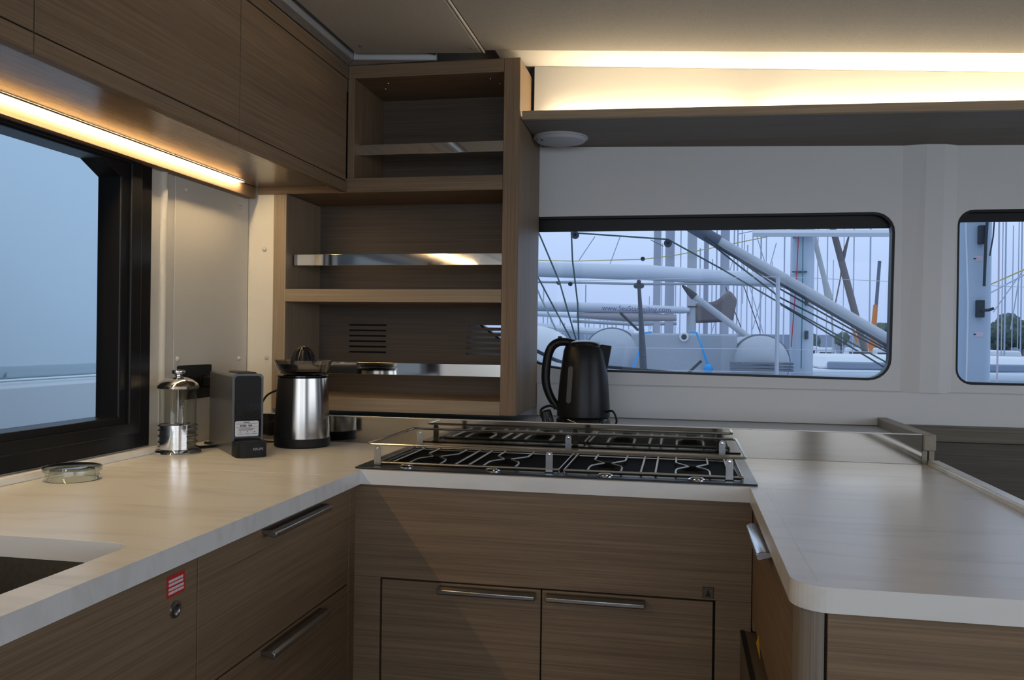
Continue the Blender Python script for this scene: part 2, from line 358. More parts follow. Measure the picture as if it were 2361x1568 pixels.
# ------------------------------------------------------------------ open shelf unit
X0, X1, YF, YB = -1.341, -.508, 2.67, 2.95
su = thing('shelf_unit', 'tall open oak shelf unit with steel fiddle rails in the corner', 'shelf', (X0, YF, 1.002))
B(-.560, X1, YF, 3.068, 1.002, 2.1365, 'side_panel', WZ, su, .0015)
B(X0, -1.296, YF, YB, 1.002, 1.7195, 'side_panel', WZL, su, .0015)
B(-1.083, -1.060, YF, YB, 1.7675, 2.094, 'side_panel', WZ, su, .0015)
B(-1.296, -.5605, YF, YB, 1.002, 1.046, 'shelf_board', WXL, su, .001)
B(-1.296, -.5605, YF, YB, 1.361, 1.403, 'shelf_board', WXL, su, .001)
B(-1.40, -.5605, YF, YB, 1.720, 1.767, 'shelf_board', WX, su, .001)
B(-1.083, -.5605, YF, YB, 2.094, 2.136, 'shelf_board', WX, su, .001)
vl = []
for i in range(6):
    z = 1.289-i*.0195
    vl.append([(-1.182, z-.003), (-1.040, z-.003), (-1.040, z+.003), (-1.182, z+.003)])
    vl.append([(-.742, z-.004), (-.60, z-.004), (-.60, z+.004), (-.742, z+.004)])
MB().plate([(-1.33, 1.002), (-.56, 1.002), (-.56, 2.136), (-1.33, 2.136)], vl, lambda u, v: (u, YB, v), lambda u, v: (u, YB+.012, v)).build('back_panel', wood('shelf_back_oak', 'x', (.06, .045, .033), (.115, .085, .06)), su, smooth=False)
B(-1.22, -1.0, YB+.03, YB+.04, 1.15, 1.33, 'vent_backing', DARK, su)
rl = B(-1.060, -.5605, 2.715, 2.718, 1.851, 1.886, 'fiddle_rail', RAILM, su, .0008)
B(-1.288, -.5605, 2.715, 2.718, 1.4845, 1.5225, 'fiddle_rail', RAILM, su, .0008)
B(-1.288, -.5605, 2.715, 2.718, 1.122, 1.162, 'fiddle_rail', RAILM, su, .0008)
for x, y in ((-1.0, 2.80), (-.97, 2.74), (-.62, 2.74), (-.60, 2.80)): MB().ball((x, y, 2.0945), .004, 6).build('screw', CHR, su)

# ------------------------------------------------------------------ wall cabinet on the left with LED strip
uc = thing('wall_cabinet', 'long oak wall cabinet with flat doors above the left window', 'cabinet', (-1.083, -.5, 1.722))
XF = -1.083
def yl(name, m, x0, x1, y0, y1, z0, z1, par=uc, bv=.001): return B(x0, x1, y0, y1, z0, z1, name, m, par, bv)
yl('body', WY, -1.435, XF-.020, -.5, 2.668, 1.746, 2.09)
yl('underside', wood('satin_oak_underside', 'y', (.17, .135, .10), (.25, .20, .15)), -1.435, XF-.020, -.5, 2.668, 1.742, 1.7455, bv=0)
bpy.data.materials['satin_oak_underside'].node_tree.nodes['Principled BSDF'].inputs['Roughness'].default_value = .2; bpy.data.materials['satin_oak_underside'].node_tree.nodes['Principled BSDF'].inputs['Specular IOR Level'].default_value = .9
yl('top_rail', WY, -1.435, XF, -.5, 2.668, 2.0945, 2.1365)
yl('shadow_gap', DARK, -1.3, XF-.006, -.5, 2.665, 2.085, 2.096)
ys = [-.5, .58, 1.276, 1.968, 2.660]
for a, b in zip(ys, ys[1:]):
    yl('door', WY, XF-.019, XF, a+.0015, b-.0015, 1.7585, 2.0905)
for a, b in zip(ys, ys[1:]):
    yl('bottom_rail', WY, XF-.022, XF, a+.001, b-.001 if b < 2.6 else 2.668, 1.722, 1.756)
ls = thing('led_light', 'glowing warm LED strip on a slim bar under the oak wall cabinet', 'light strip', (-1.40, .9, 1.72))
B(-1.435, -1.400, -.3, 2.655, 1.7035, 1.7415, 'mounting_bar', WY, ls, .001)
B(-1.394, -1.382, -.3, 2.545, 1.7385, 1.7415, 'led_strip', LED, ls)
B(-1.3795, -1.376, -.3, 2.55, 1.738, 1.7415, 'aluminium_lip', mat('warm_satin_lip', (.45, .33, .16), .4, .6), ls)

# ------------------------------------------------------------------ base cabinets
bl = thing('base_cabinet', 'left oak base cabinet run with steel bar handles below the sink worktop', 'cabinet', (-.787, .3, 0))
B(-1.43, -.809, 1.27, 2.0, .10, .868, 'body', DARK, bl)
B(-1.40, -.85, .3, 2.0, .0, .10, 'plinth', BLKM, bl)
FX0, FX1 = -.807, -.787
B(FX0, FX1, .3, 1.3085, .11, .884, 'front_panel', WY, bl, .001)
B(FX0, FX1, 1.9815, 2.0198, .10, .884, 'corner_stile', WY, bl, .001)
for z0, z1 in ((.6475, .878), (.38, .6435), (.11, .376)):
    d = B(FX0, FX1, 1.3115, 1.9785, z0, z1, 'drawer', WY, bl, .001)
    if z1 > .5:
        h = MB().hexa([(-.787, 1.535, z1-.004), (-.764, 1.535, z1-.004), (-.757, 1.535, z1-.009), (-.757, 1.535, z1-.017), (-.762, 1.535, z1-.020), (-.787, 1.535, z1-.012)],
                      [(-.787, 1.807, z1-.004), (-.764, 1.807, z1-.004), (-.757, 1.807, z1-.009), (-.757, 1.807, z1-.017), (-.762, 1.807, z1-.020), (-.787, 1.807, z1-.012)]).build('handle', HSTEEL, d, .0015)
B(-.8065, -.7866, 1.54, 1.80, .8785, .8845, 'grip_recess', DARK, bl)
lk = MB(Matrix.Translation((-.787, 1.244, .809)) @ Matrix.Rotation(PI/2, 4, 'Y')).lathe([(.014, 0), (.0135, .003), (.009, .004), (.006, .002), (0, .0018)], (0, 0, 0), 24).build('key_lock', HSTEEL, bl)
st = tag(B(-.7868, -.7862, 1.221, 1.270, .832, .866, 'warning_sticker', RED), 'small red sticker with white lines of text above the round lock', 'sticker')
def text(s, size, name, m, M, parent=None, ext=.0001, loc=None):
    c = bpy.data.curves.new(name, 'FONT'); c.body = s; c.size = size; c.extrude = ext; c.align_x = 'CENTER'; c.align_y = 'CENTER'
    t = bpy.data.objects.new('tmp', c); COL.objects.link(t)
    dg = bpy.context.evaluated_depsgraph_get(); dg.update()
    me = bpy.data.meshes.new_from_object(t.evaluated_get(dg)); COL.objects.unlink(t); bpy.data.objects.remove(t)
    me.name = name; me.materials.clear(); me.materials.append(m)
    if parent is not None and loc is None: M = Matrix.Translation(-wloc(parent)) @ M
    me.transform(M)
    o = bpy.data.objects.new(name, me); COL.objects.link(o)
    if parent is not None: o.parent = parent
    return o
RX = Matrix.Rotation(PI/2, 4, 'X')   # upright text facing -Y
RXp = Matrix.Rotation(PI/2, 4, 'Z') @ RX  # facing +X
# the print on the sticker: rows of illegible small strokes
bmz = MB()
for zc in (.8575, .8515, .8445, .8385):
    y = 1.2255
    while y < 1.2645:
        w = random.choice((.0012, .0018, .0024)); bmz.box(-.7862, -.7860, y, y+w, zc-.0021, zc+.0021); y += w+.0006
bmz.build('printed_lines', WHT, st, smooth=False)

bm_ = thing('base_cabinet', 'oak base cabinet with a pair of doors beneath the cooktop', 'cabinet', (-.3, 2.02, 0))
B(-.808, .165, 2.042, 2.45, .10, .865, 'body', DARK, bm_)
B(-.785, .165, 2.06, 2.45, 0, .10, 'plinth', BLKM, bm_)
B(-.808, .166, 2.02, 2.041, .6545, .884, 'fascia_panel', WX, bm_, .001)
B(-.808, -.7195, 2.02, 2.041, .10, .6545, 'side_stile', WX, bm_, .0008)
B(.0865, .166, 2.02, 2.041, .10, .6545, 'side_stile', WX, bm_, .0008)
for a, b, h0, h1 in ((-.7150, -.3185, -.567, -.330), (-.3150, .0810, -.304, -.073)):
    d = B(a, b, 2.021, 2.041, .11, .6505, 'door', WX, bm_, .001)
    MB().hexa([(h0, 2.021, .646), (h0, 2.004, .646), (h0, 1.995, .640), (h0, 1.995, .631), (h0, 2.000, .628), (h0, 2.021, .636)],
              [(h1, 2.021, .646), (h1, 2.004, .646), (h1, 1.995, .640), (h1, 1.995, .631), (h1, 2.000, .628), (h1, 2.021, .636)]).build('handle', HSTEEL, d, .0015)
em = MB(); em.box(.057, .083, 2.0192, 2.0199, .659, .685)
eb = tag(em.build('flame_emblem', wood('emblem_oak', 'x', (.075, .055, .036), (.12, .09, .06))), 'small square plate with a flame mark near the right door corner', 'plate')
e2 = MB()
for a, b, z0, z1 in ((.0575, .0585, .6595, .6845), (.0815, .0825, .6595, .6845), (.0575, .0825, .684, .685), (.0575, .0825, .659, .660)): e2.box(a, b, 2.0186, 2.0193, z0, z1)
e2.hexa([(.0635, 2.0186, .663), (.0765, 2.0186, .663), (.073, 2.0186, .671), (.070, 2.0186, .681), (.067, 2.0186, .671)], [(.0635, 2.0193, .663), (.0765, 2.0193, .663), (.073, 2.0193, .671), (.070, 2.0193, .681), (.067, 2.0193, .671)])
e2.build('flame_outline', BLKM, eb, smooth=False)

br = thing('base_cabinet', 'oak peninsula cabinet on the right with a rounded corner post', 'cabinet', (.165, 1.22, 0))
B(.19, .655, 1.25, 2.50, .10, .868, 'body', DARK, br)
B(.23, .64, 1.29, 2.48, 0, .10, 'plinth', BLKM, br)
dr = B(.167, .187, 1.452, 1.99, .625, .884, 'drawer', WY, br, .001)
MB().hexa([(.167, 1.594, .873), (.146, 1.594, .873), (.138, 1.594, .868), (.138, 1.594, .859), (.143, 1.594, .856), (.167, 1.594, .864)],
          [(.167, 1.84, .873), (.146, 1.84, .873), (.138, 1.84, .868), (.138, 1.84, .859), (.143, 1.84, .856), (.167, 1.84, .864)]).build('handle', mat('bright_satin_steel', (.62, .64, .68), .25, 1), dr, .0015)
B(.167, .187, 1.990, 2.018, .60, .884, 'corner_stile', WY, br, .0008)
B(.167, .187, 1.315, 1.449, .10, .884, 'side_panel', WY, br, .0008)
# rounded post
MB().plate([(.167, 1.312)]+[(.197-.030*math.cos(a), 1.258-.030*math.sin(a)) for a in [i*PI/20 for i in range(11)]]+[(.2, 1.312)], [], lambda u, v: (u, v, .10), lambda u, v: (u, v, .884)).build('corner_post', wood('post_oak', 'z', (.17, .145, .12), (.30, .255, .21)), br)
B(.201, .655, 1.226, 1.246, .10, .882, 'end_panel', WX, br, .001)
B(.1985, .2012, 1.236, 1.25, .10, .884, 'shadow_gap', DARK, br)
# appliance front lower down in the same run
ap = thing('drawer_fridge', 'dark fronted built-in drawer fridge low in the right cabinet beside the cooktop doors', 'fridge', (.15, 1.7, .1))
B(.142, .187, 1.452, 2.012, .11, .592, 'drawer_front', wood('fridge_oak', 'z', (.085, .062, .042), (.15, .11, .075)), ap, .002)
B(.1415, .150, 1.452, 2.012, .589, .5945, 'black_top_edge', BLKM, ap)
tag(MB().hexa([(.1668, 1.80, .607), (.1668, 1.895, .607), (.1668, 1.845, .640)], [(.1662, 1.80, .607), (.1662, 1.895, .607), (.1662, 1.845, .640)]).build('yellow_sticker', YEL, smooth=False), 'yellow triangular sticker on the right cabinet side near the floor', 'sticker')

# ------------------------------------------------------------------ worktop
arc = [(.205-.05*math.cos(a), 1.265-.05*math.sin(a)) for a in [i*PI/20 for i in range(11)]]
outl = [(-1.432, .30), (-.767, .30), (-.767, 2.004), (.158, 2.004)]+arc+[(.690, 1.215), (.690, 2.512), (-1.432, 2.512)]
sinkh = rrect(-1.27, -.832, .55, 1.205, .035, 5)
wk = tag(MB().plate(outl, [sinkh], lambda u, v: (u, v, .885), lambda u, v: (u, v, .92)).build('worktop', TOP, bevel=.004, seg=3, smooth=False), 'continuous pale stone worktop running round the galley', 'worktop')
B(-1.36, -.803, 1.905, 1.907, .9198, .9203, 'joint_line', TOP2, wk)
MB().hexa([(.190, 1.24, .9198), (.192, 1.24, .9198), (.192, 1.95, .9198), (.190, 1.95, .9198)], [(.190, 1.24, .9203), (.192, 1.24, .9203), (.192, 1.95, .9203), (.190, 1.95, .9203)]).build('joint_line', TOP2, wk)
MB().hexa([(-1.434, .3, .92), (-1.405, .3, .92), (-1.405, 2.16, .92), (-1.434, 2.16, .92)], [(-1.434, .3, .938), (-1.412, .3, .938), (-1.412, 2.15, .938), (-1.434, 2.15, .938)]).build('window_upstand', TOP, wk, .003)
B(.660, .690, 1.22, 2.498, .918, .934, 'raised_edge', TOP, wk, .004, seg=3)
sk = thing('sink', 'charcoal undermount sink set into the left worktop', 'sink', (-1.05, .88, .70))
MB().plate(rrect(-1.30, -.812, .52, 1.235, .05, 5), [rrect(-1.272, -.830, .548, 1.207, .04, 5)], lambda u, v: (u, v, .878), lambda u, v: (u, v, .8845)).build('rim', SINK, sk)
sb = MB(); lp0 = rrect(-1.272, -.830, .548, 1.207, .04, 5); lp1 = rrect(-1.262, -.840, .558, 1.197, .05, 5)
for i in range(len(lp0)):
    j = (i+1) % len(lp0); sb.face([(*lp0[i], .8845), (*lp0[j], .8845), (*lp1[j], .71), (*lp1[i], .71)])
sb.face([(*p, .71) for p in lp1]); o = sb.build('basin', SINK, sk); m_ = o.modifiers.new('t', 'SOLIDIFY'); m_.thickness = .004
MB().lathe([(.04, .002), (.036, .004), (.02, .001), (0, .001)], (-1.05, .88, .711), 24).build('drain', HSTEEL, sk)

# backsplash mirror + ledge behind
bs = tag(B(-1.436, .647, 2.505, 2.511, .9205, 1.0, 'backsplash', MIRR, smooth=False), 'low polished steel backsplash strip behind the cooktop', 'backsplash')
B(-1.436, .647, 2.503, 2.513, 1.0, 1.003, 'top_edge', mat('backsplash_edge', (.62, .58, .52), .3, .7), bs, .001)
lg = tag(B(-1.43, .648, 2.514, 3.069, .945, .971, 'ledge', mat('grey_laminate_ledge', (.36, .345, .33), .35), bevel=.001), 'grey ledge behind the steel backsplash where the kettle stands', 'ledge')
bk = thing('oak_fiddle', 'oak end bar closing the ledge at the far right of the backsplash', 'rail', (.675, 2.5, .96))
MB().hexa([(.649, 2.498, .958), (.682, 2.498, .958), (.682, 3.056, .958), (.649, 3.056, .958)], [(.649, 2.498, 1.003), (.682, 2.498, 1.003), (.682, 3.056, 1.000), (.649, 3.056, 1.000)]).build('bar', wood('pale_oak_bar', 'y', (.22, .19, .15), (.33, .29, .23)), bk, .004)
B(.650, .664, 2.515, 2.54, .9208, .9578, 'post', bpy.data.materials['pale_oak_bar'], bk, .001)
B(.668, .682, 2.515, 2.54, .9208, .9578, 'post', bpy.data.materials['pale_oak_bar'], bk, .001)
rc = thing('side_cabinet', 'dark oak panelled cabinet beyond the peninsula under the right window', 'cabinet', (1.4, 3.0, 0))
B(.70, 2.6, 2.99, 3.056, .932, .98, 'top_rail', wood('grey_oak', 'x', (.10, .088, .066), (.17, .15, .11)), rc, .002)
B(.701, 2.6, 3.01, 3.056, .05, .930, 'panel', wood('dark_oak', 'x', (.065, .055, .043), (.115, .095, .075)), rc, .002)
B(.692, .70, 2.52, 3.008, .02, .90, 'return_panel', WY, rc, .001)
bpy.data.objects['return_panel'].location = (0, 0, 0)

# ------------------------------------------------------------------ cooktop
ck = thing('cooktop', 'four burner gas cooktop in one row with a dark blue enamel plate', 'cooktop', (-.3, 2.22, .92))
GX0, GX1, GY0, GY1, GZ = -.745, .146, 2.066, 2.375, .931
well = [(GX0+.004, GY0+.008), (GX1-.004, GY0+.008), (GX1-.012, GY1-.004), (GX0+.012, GY1-.004)]
MB().plate(rrect(-.790, .177, 2.020, 2.430, .004, 2), [], lambda u, v: (u, v, .9205), lambda u, v: (u, v, .9245)).build('enamel_plate', HOB, ck, .001)
MB().plate(well, [], lambda u, v: (u, v, .9246), lambda u, v: (u, v, .9252)).build('burner_well', WELL, ck, smooth=False)
BX = [-.628, -.436, -.177, .033]
for x in BX:
    bu = MB().lathe([(0, .010), (.020, .010), (.024, .007), (.024, .004), (.030, .003), (.030, 0), (.0, 0)], (x, 2.215, .9245), 24).build('burner', BURN, ck)
for i in range(0, 4, 2):
    xa, xb = (GX0, -.285) if i == 0 else (-.272, GX1)
    g = MB(); r = .0028
    g.tube([(xa, GY0, GZ), (xb, GY0, GZ), (xb, GY1, GZ), (xa, GY1, GZ)], .0038, 8, closed=True)
    xm = (BX[i]+BX[i+1])/2
    for d in (-.0175, .0175): g.tube([(xm+d, GY0, GZ), (xm+d, GY1, GZ)], r, 8)
    if i == 0: g.tube([(xa+.032, GY0, GZ), (xa+.032, GY1, GZ)], r, 8)
    else: g.tube([(xb-.028, GY0, GZ), (xb-.028, GY1, GZ)], r, 8)
    for x in (xa, xb):
        for y in (GY0, GY1): g.tube([(x, y, .9245), (x, y, GZ)], r, 8)
    g.build('pan_support', ROD, ck)
    for x in BX[i:i+2]:
        for s in (-1, 1):
            D_ = GY1-GY0; F_ = [(.040, 0, 0), (.040, .20, .001), (.036, .27, .002), (.013, .37, .003), (.010, .39, .003), (.013, .42, .003), (.037, .58, .002), (.040, .63, .001), (.040, 1, 0)]
            MB().tube([(x+s*a_, GY0+b_*D_, GZ+c_) for a_, b_, c_ in F_], .0027, 8).build('grate_finger', ROD, ck)
for x in (-.664, -.445, -.171, .041):
    k = MB().lathe([(.020, 0), (.020, .003), (.016, .005), (.013, .004), (.0, .004)], (x, 2.043, .9247), 28).build('knob', CHR, ck)
    MB().box(x-.011, x+.011, 2.040, 2.046, .9287, .932).build('grip', CHR, k, .001)
# fiddle rail on straps
fr_ = thing('pan_rail', 'raised steel wire rail held above the cooktop by flat straps', 'rail', (-.3, 2.24, .92))
RZ = .979; RY0, RY1, RX0, RX1 = 2.050, 2.432, -.768, .152
loop = [(x, y, RZ) for x, y in rrect(RX0, RX1, RY0, RY1, .010, 4)]
MB().tube(loop, .0034, 8, closed=True).build('wire_frame', mat('rail_steel', (.52, .50, .47), .22, 1), fr_)
STR = mat('strap_steel', (.36, .36, .365), .2, 1)
for x in (-.745, -.308, .116):
    for y, s in ((RY0+.004, 1), (RY1-.004, -1)):
        b = MB(); P = []
        prof = [(x-.0085, .925), (x+.0085, .925), (x+.0085, .968), (x+.006, .9745), (x, .977), (x-.006, .9745), (x-.0085, .968)]
        yo = y+s*.006; b.hexa([(u, yo, v) for u, v in prof], [(u, yo+s*.0015, v) for u, v in prof])
        st_ = b.build('strap', STR, fr_, smooth=False)
        MB(Matrix.Translation((x, yo-.0005, .968)) @ Matrix.Rotation(PI/2, 4, 'X')).lathe([(.0035, 0), (.003, .0015), (0, .002)], (0, 0, 0), 12).build('screw', CHR, st_)
        B(x-.010, x+.010, min(yo-.004, yo+.008), max(yo-.004, yo+.008), .9247, .9262, 'foot', BLKM, st_)

# ------------------------------------------------------------------ kettle on the ledge
KX, KY, KZ = -.303, 2.755, .971
kt = thing('kettle', 'black electric kettle standing on the ledge in front of the window', 'kettle', (KX, KY, KZ))
MB().lathe([(0, 0), (.084, 0), (.087, .003), (.087, .018), (.083, .026), (.0, .026)], (KX, KY, KZ), 48).build('power_base', BLKG, kt, .001)
body = [(0, .028), (.082, .028), (.085, .032), (.0845, .060), (.081, .11), (.0765, .16), (.071, .205), (.066, .24), (.061, .254), (.055, .258)]
MB().lathe(body, (KX, KY, KZ), 56).build('body', BLK, kt)
MB().lathe([(.059, .255), (.056, .262), (.048, .268), (.030, .273), (0, .275)], (KX, KY, KZ), 48).build('lid', BLKG, kt)
sp = MB()
sp.hexa([(KX+.055, KY-.030, KZ+.262), (KX+.088, KY-.006, KZ+.257), (KX+.088, KY+.006, KZ+.257), (KX+.055, KY+.030, KZ+.262)],
        [(KX+.060, KY-.022, KZ+.150), (KX+.074, KY-.004, KZ+.175), (KX+.074, KY+.004, KZ+.175), (KX+.060, KY+.022, KZ+.150)])
sp.build('spout', BLK, kt, .003)
hp = [(-.030, .262), (-.062, .268), (-.088, .266), (-.108, .252), (-.120, .225), (-.126, .185), (-.127, .145), (-.121, .115), (-.108, .085), (-.088, .055)]
def smooth_path(P, k=5):
    out = []
    for i in range(len(P)-1):
        p0, p1, p2, p3 = [Vector(P[max(0, min(len(P)-1, j))]) for j in (i-1, i, i+1, i+2)]
        for t in range(k):
            t /= k; out.append(.5*((2*p1)+(-p0+p2)*t+(2*p0-5*p1+4*p2-p3)*t*t+(-p0+3*p1-3*p2+p3)*t**3))
    out.append(Vector(P[-1])); return out
hpp = smooth_path([(KX+a+.004, KY-.004, KZ+z) for a, z in hp])
MB().tube(hpp, [.0125+.002*math.sin(PI*i/len(hpp)) for i in range(len(hpp))], 12).build('handle', BLK, kt)
B(KX-.085, KX-.072, KY-.012, KY+.008, KZ+.276, KZ+.286, 'switch', BLK, kt, .003)
# water gauge
gz = [(.075+.118*i/36) for i in range(37)]; ga = math.radians(-118)
gm = MB(); prev = None
for i, z in enumerate(gz):
    rr = .0855-(z-.06)*.09+.0008; t = i/36
    w = .009*math.sqrt(max(0, 1-max(0, abs(t-.5)*2-.85)**2/.15**2))+.0002
    cur = [gm.v((KX+rr*math.cos(ga+w/rr*(j/3-1)), KY+rr*math.sin(ga+w/rr*(j/3-1)), KZ+z)) for j in range(7)]
    if prev:
        for j in range(6): gm.bm.faces.new([prev[j], prev[j+1], cur[j+1], cur[j]])
    prev = cur
gm.build('water_gauge', mat('smoky_gauge', (.10, .10, .11), .3), kt)
MB().tube(smooth_path([(KX+.070, KY-.02, KZ+.045), (KX+.098, KY-.055, KZ+.053), (KX+.112, KY-.075, KZ+.025), (KX+.100, KY-.085, KZ+.009), (KX+.06, KY-.090, KZ+.0045), (KX, KY-.094, KZ+.0045)]), .0035, 8).build('cord', BLK, kt)
pg = MB(); pg.tube(smooth_path([(KX-.075, KY-.06, KZ+.055), (KX-.098, KY-.07, KZ+.066), (KX-.124, KY-.075, KZ+.055), (KX-.124, KY-.08, KZ+.035), (KX-.112, KY-.085, KZ+.018)]), [.004]*21, 8).build('cord', BLK, kt)
pl_ = MB().hexa([(KX-.118, KY-.10, KZ+.004), (KX-.080, KY-.10, KZ+.004), (KX-.080, KY-.075, KZ+.004), (KX-.118, KY-.075, KZ+.004)], [(KX-.122, KY-.095, KZ+.050), (KX-.094, KY-.095, KZ+.058), (KX-.094, KY-.078, KZ+.058), (KX-.122, KY-.078, KZ+.050)]).build('plug', BLK, kt, .006)
for a, b in (((-.104, .048), (-.098, .034)), ((-.108, .028), (-.104, .012)), ((-.095, .030), (-.088, .010))):
    MB().tube([(KX+a[0], KY-.103, KZ+a[1]), (KX+b[0], KY-.106, KZ+b[1])], .0018, 8).build('prong', CHR, pl_)

# ------------------------------------------------------------------ citrus juicer
JX, JY, JZ = -1.104, 2.398, .92
jc = thing('citrus_juicer', 'brushed steel electric citrus juicer with a black reamer on the left worktop', 'juicer', (JX, JY, JZ))
MB().lathe([(0, 0), (.078, 0), (.082, .004), (.0825, .026), (.080, .027)], (JX, JY, JZ), 48).build('base', BLKM, jc)
MB().lathe([(.0805, .027), (.0800, .06), (.0775, .11), (.0745, .16), (.0722, .190), (.0715, .203), (.0, .203)], (JX, JY, JZ), 56).build('body', STEEL, jc)
MB().lathe([(.0820, .027), (.0812, .06), (.0787, .11), (.0757, .16), (.0734, .190), (.0726, .2035)], (JX, JY, JZ), 24, math.radians(120), math.radians(272)).build('side_panel', BLKM, jc)
MB().lathe([(.066, .203), (.076, .207), (.076, .210), (.060, .209)], (JX, JY, JZ), 48).build('seal_ring', BLKG, jc)
MB().lathe([(.0, .2115), (.050, .212), (.066, .216), (.076, .228), (.083, .247), (.086, .255), (.084, .255), (.074, .232), (.064, .2205), (.05, .216), (0, .2155)], (JX, JY, JZ), 56).build('bowl', CLEARP, jc)
MB().lathe([(.0, .217), (.045, .218), (.058, .222), (.066, .232), (.070, .243)], (JX, JY, JZ), 48).build('strainer', STEEL, jc)
rm = MB()
nseg = 60; prof = [(.040, .222), (.0385, .240), (.035, .262), (.028, .280), (.017, .292), (.006, .297)]
rings = []
for r, z in prof:
    rings.append([rm.v((JX+r*(1-.16*abs(math.sin(5*2*PI*i/nseg/1.0)))*math.cos(2*PI*i/nseg), JY+r*(1-.16*abs(math.sin(5*2*PI*i/nseg)))*math.sin(2*PI*i/nseg), JZ+z)) for i in range(nseg)])
for A, Bq in zip(rings, rings[1:]):
    for i in range(nseg): rm.bm.faces.new([A[i], A[(i+1) % nseg], Bq[(i+1) % nseg], Bq[i]])
rm.bm.faces.new(rings[-1]); rm.build('reamer', BLKG, jc, angle=60)
MB().tube(smooth_path([(JX-.075, JY-.012, JZ+.165), (JX-.115, JY-.005, JZ+.145), (JX-.145, JY+.01, JZ+.10), (JX-.155, JY+.02, JZ+.05), (JX-.14, JY+.03, JZ+.006), (JX-.08, JY+.06, JZ+.0045)]), .003, 8).build('cord', BLKM, jc)
MB().tube(smooth_path([(JX-.078, JY-.015, JZ+.075), (JX-.115, JY-.01, JZ+.062), (JX-.15, JY+.01, JZ+.042), (JX-.17, JY+.02, JZ+.005)]), .003, 8).build('cord', BLKM, jc)

# ------------------------------------------------------------------ capsule coffee machine, standing at an angle
cm = thing('coffee_machine', 'slim dark capsule coffee machine with a white paper label on its front', 'coffee machine', (-1.157, 2.165, .92), math.radians(42))
def L(mb, nm, m, bv=0, par=cm, **k): return mb.build(nm, m, par, bv, local=True, **k)
prof = rrect(-.042, .042, .0, .228, [.012, .012, .003, .003], 5)
L(MB().plate(prof, [], lambda u, v: (u, .0, v*.975), lambda u, v: (u, .285, v*.975)), 'body', GREYP, angle=50)
L(MB().plate(rrect(-.0355, .0355, .010, .2165, [.010, .010, .003, .003], 5), [], lambda u, v: (u, -.003, v), lambda u, v: (u, .002, v)), 'front_panel', BLKG, angle=50)
gl = MB()
for i in range(12): gl.box(-.033, .033, -.0045, -.003, .099+i*.0045, .1005+i*.0045)
for i in range(14): gl.box(-.033+i*.005, -.032+i*.005, -.0043, -.003, .098, .151)
L(gl, 'grille', BLKM, smooth=False)
L(MB().hexa([(-.028, .01, .222), (.028, .01, .222), (.028, .12, .222), (-.028, .12, .222)], [(-.024, .012, .226), (.024, .012, .226), (.024, .115, .226), (-.024, .115, .226)]), 'lever', BLKM, .002)
lb = L(MB().plate(rrect(-.0345, .0285, .052, .094, .004, 3), [], lambda u, v: (u, -.0055, v), lambda u, v: (u, -.005, v)), 'paper_label', PAPER, smooth=False)
pt = MB()
for z, a, b, h in ((.0905, -.012, .004, .0012), (.0865, -.033, .027, .0004), (.0765, -.033, .027, .0004), (.0725, -.024, .018, .0007), (.0695, -.026, .012, .0007)): pt.box(a, b, -.0058, -.0054, z-h, z+h)
for x0 in (-.021, -.0175, -.014, -.0105, -.007, .001, .0045, .008): pt.box(x0, x0+.0026, -.0058, -.0054, .0785, .0838)
for x0 in (-.022, -.003, .016):
    pt.box(x0, x0+.003, -.0058, -.0054, .0635, .0655); pt.box(x0-.005, x0+.008, -.0058, -.0054, .0585, .0595)
pt.build('print', INK, lb, local=True, smooth=False)
tr = rrect(-.041, .041, -.060, .0, [.004, .004, .022, .022], 6)
ty = L(MB().plate(tr, [], lambda u, v: (u, v, .0), lambda u, v: (u, v, .040)), 'drip_tray', BLKM, .002)
t2 = rrect(-.030, .030, -.052, -.004, .012, 5)
MB().plate(t2, [], lambda u, v: (u, v, .040), lambda u, v: (u, v, .0415)).build('tray_grid', BLKM, ty, local=True)
text('KRUPS', .0095, 'lettering', mat('silver_print', (.35, .37, .40), .4), Matrix.Translation((.014, -.0602, .0225)) @ RX, cm, loc=1)
# ------------------------------------------------------------------ french press
PX, PY, PZ = -1.358, 2.150, .92
fp = thing('french_press', 'glass French press coffee maker with a chrome frame on the left worktop', 'coffee press', (PX, PY, PZ))
MB().lathe([(0, 0), (.062, 0), (.0635, .003), (.0625, .007), (.056, .012), (.050, .015), (.0, .015)], (PX, PY, PZ), 48).build('base', CHR, fp)
MB().lathe([(.0, .016), (.0465, .016), (.0485, .02), (.049, .175), (.0525, .183), (.051, .183), (.0475, .175), (.047, .022), (.0, .018)], (PX, PY, PZ), 48).build('beaker', GLASS, fp)
frm = MB()
for z in (.018, .034, .050, .066, .078): frm.lathe([(.0500, z-.0018), (.0525, z-.0018), (.0525, z+.0018), (.0500, z+.0018), (.0500, z-.0018)], (PX, PY, PZ), 40)
for z0 in (.018, .034, .050, .066):
    pass
frm.lathe([(.0503, .014), (.0520, .014), (.0520, .080), (.0503, .080), (.0503, .014)], (PX, PY, PZ), 14, math.radians(-118), math.radians(-28))
frm.build('metal_frame', CHR, fp, angle=50)
MB().lathe([(.0468, .055), (.0468, .058), (0, .060)], (PX, PY, PZ), 36).build('filter_disc', STEEL, fp)
MB().tube([(PX, PY, PZ+.058), (PX, PY, PZ+.205)], .0022, 10).build('plunger_rod', CHR, fp)
MB().lathe([(.050, .178), (.0545, .179), (.0555, .186), (.050, .194), (.038, .203), (.022, .209), (.008, .211), (.006, .216), (0, .217)], (PX, PY, PZ), 48).build('lid', CHR, fp)
MB().lathe([(0, .212), (.009, .212), (.010, .216), (.0175, .219), (.019, .224), (.0175, .229), (0, .230)], (PX, PY, PZ), 32).build('knob', CHR, fp)
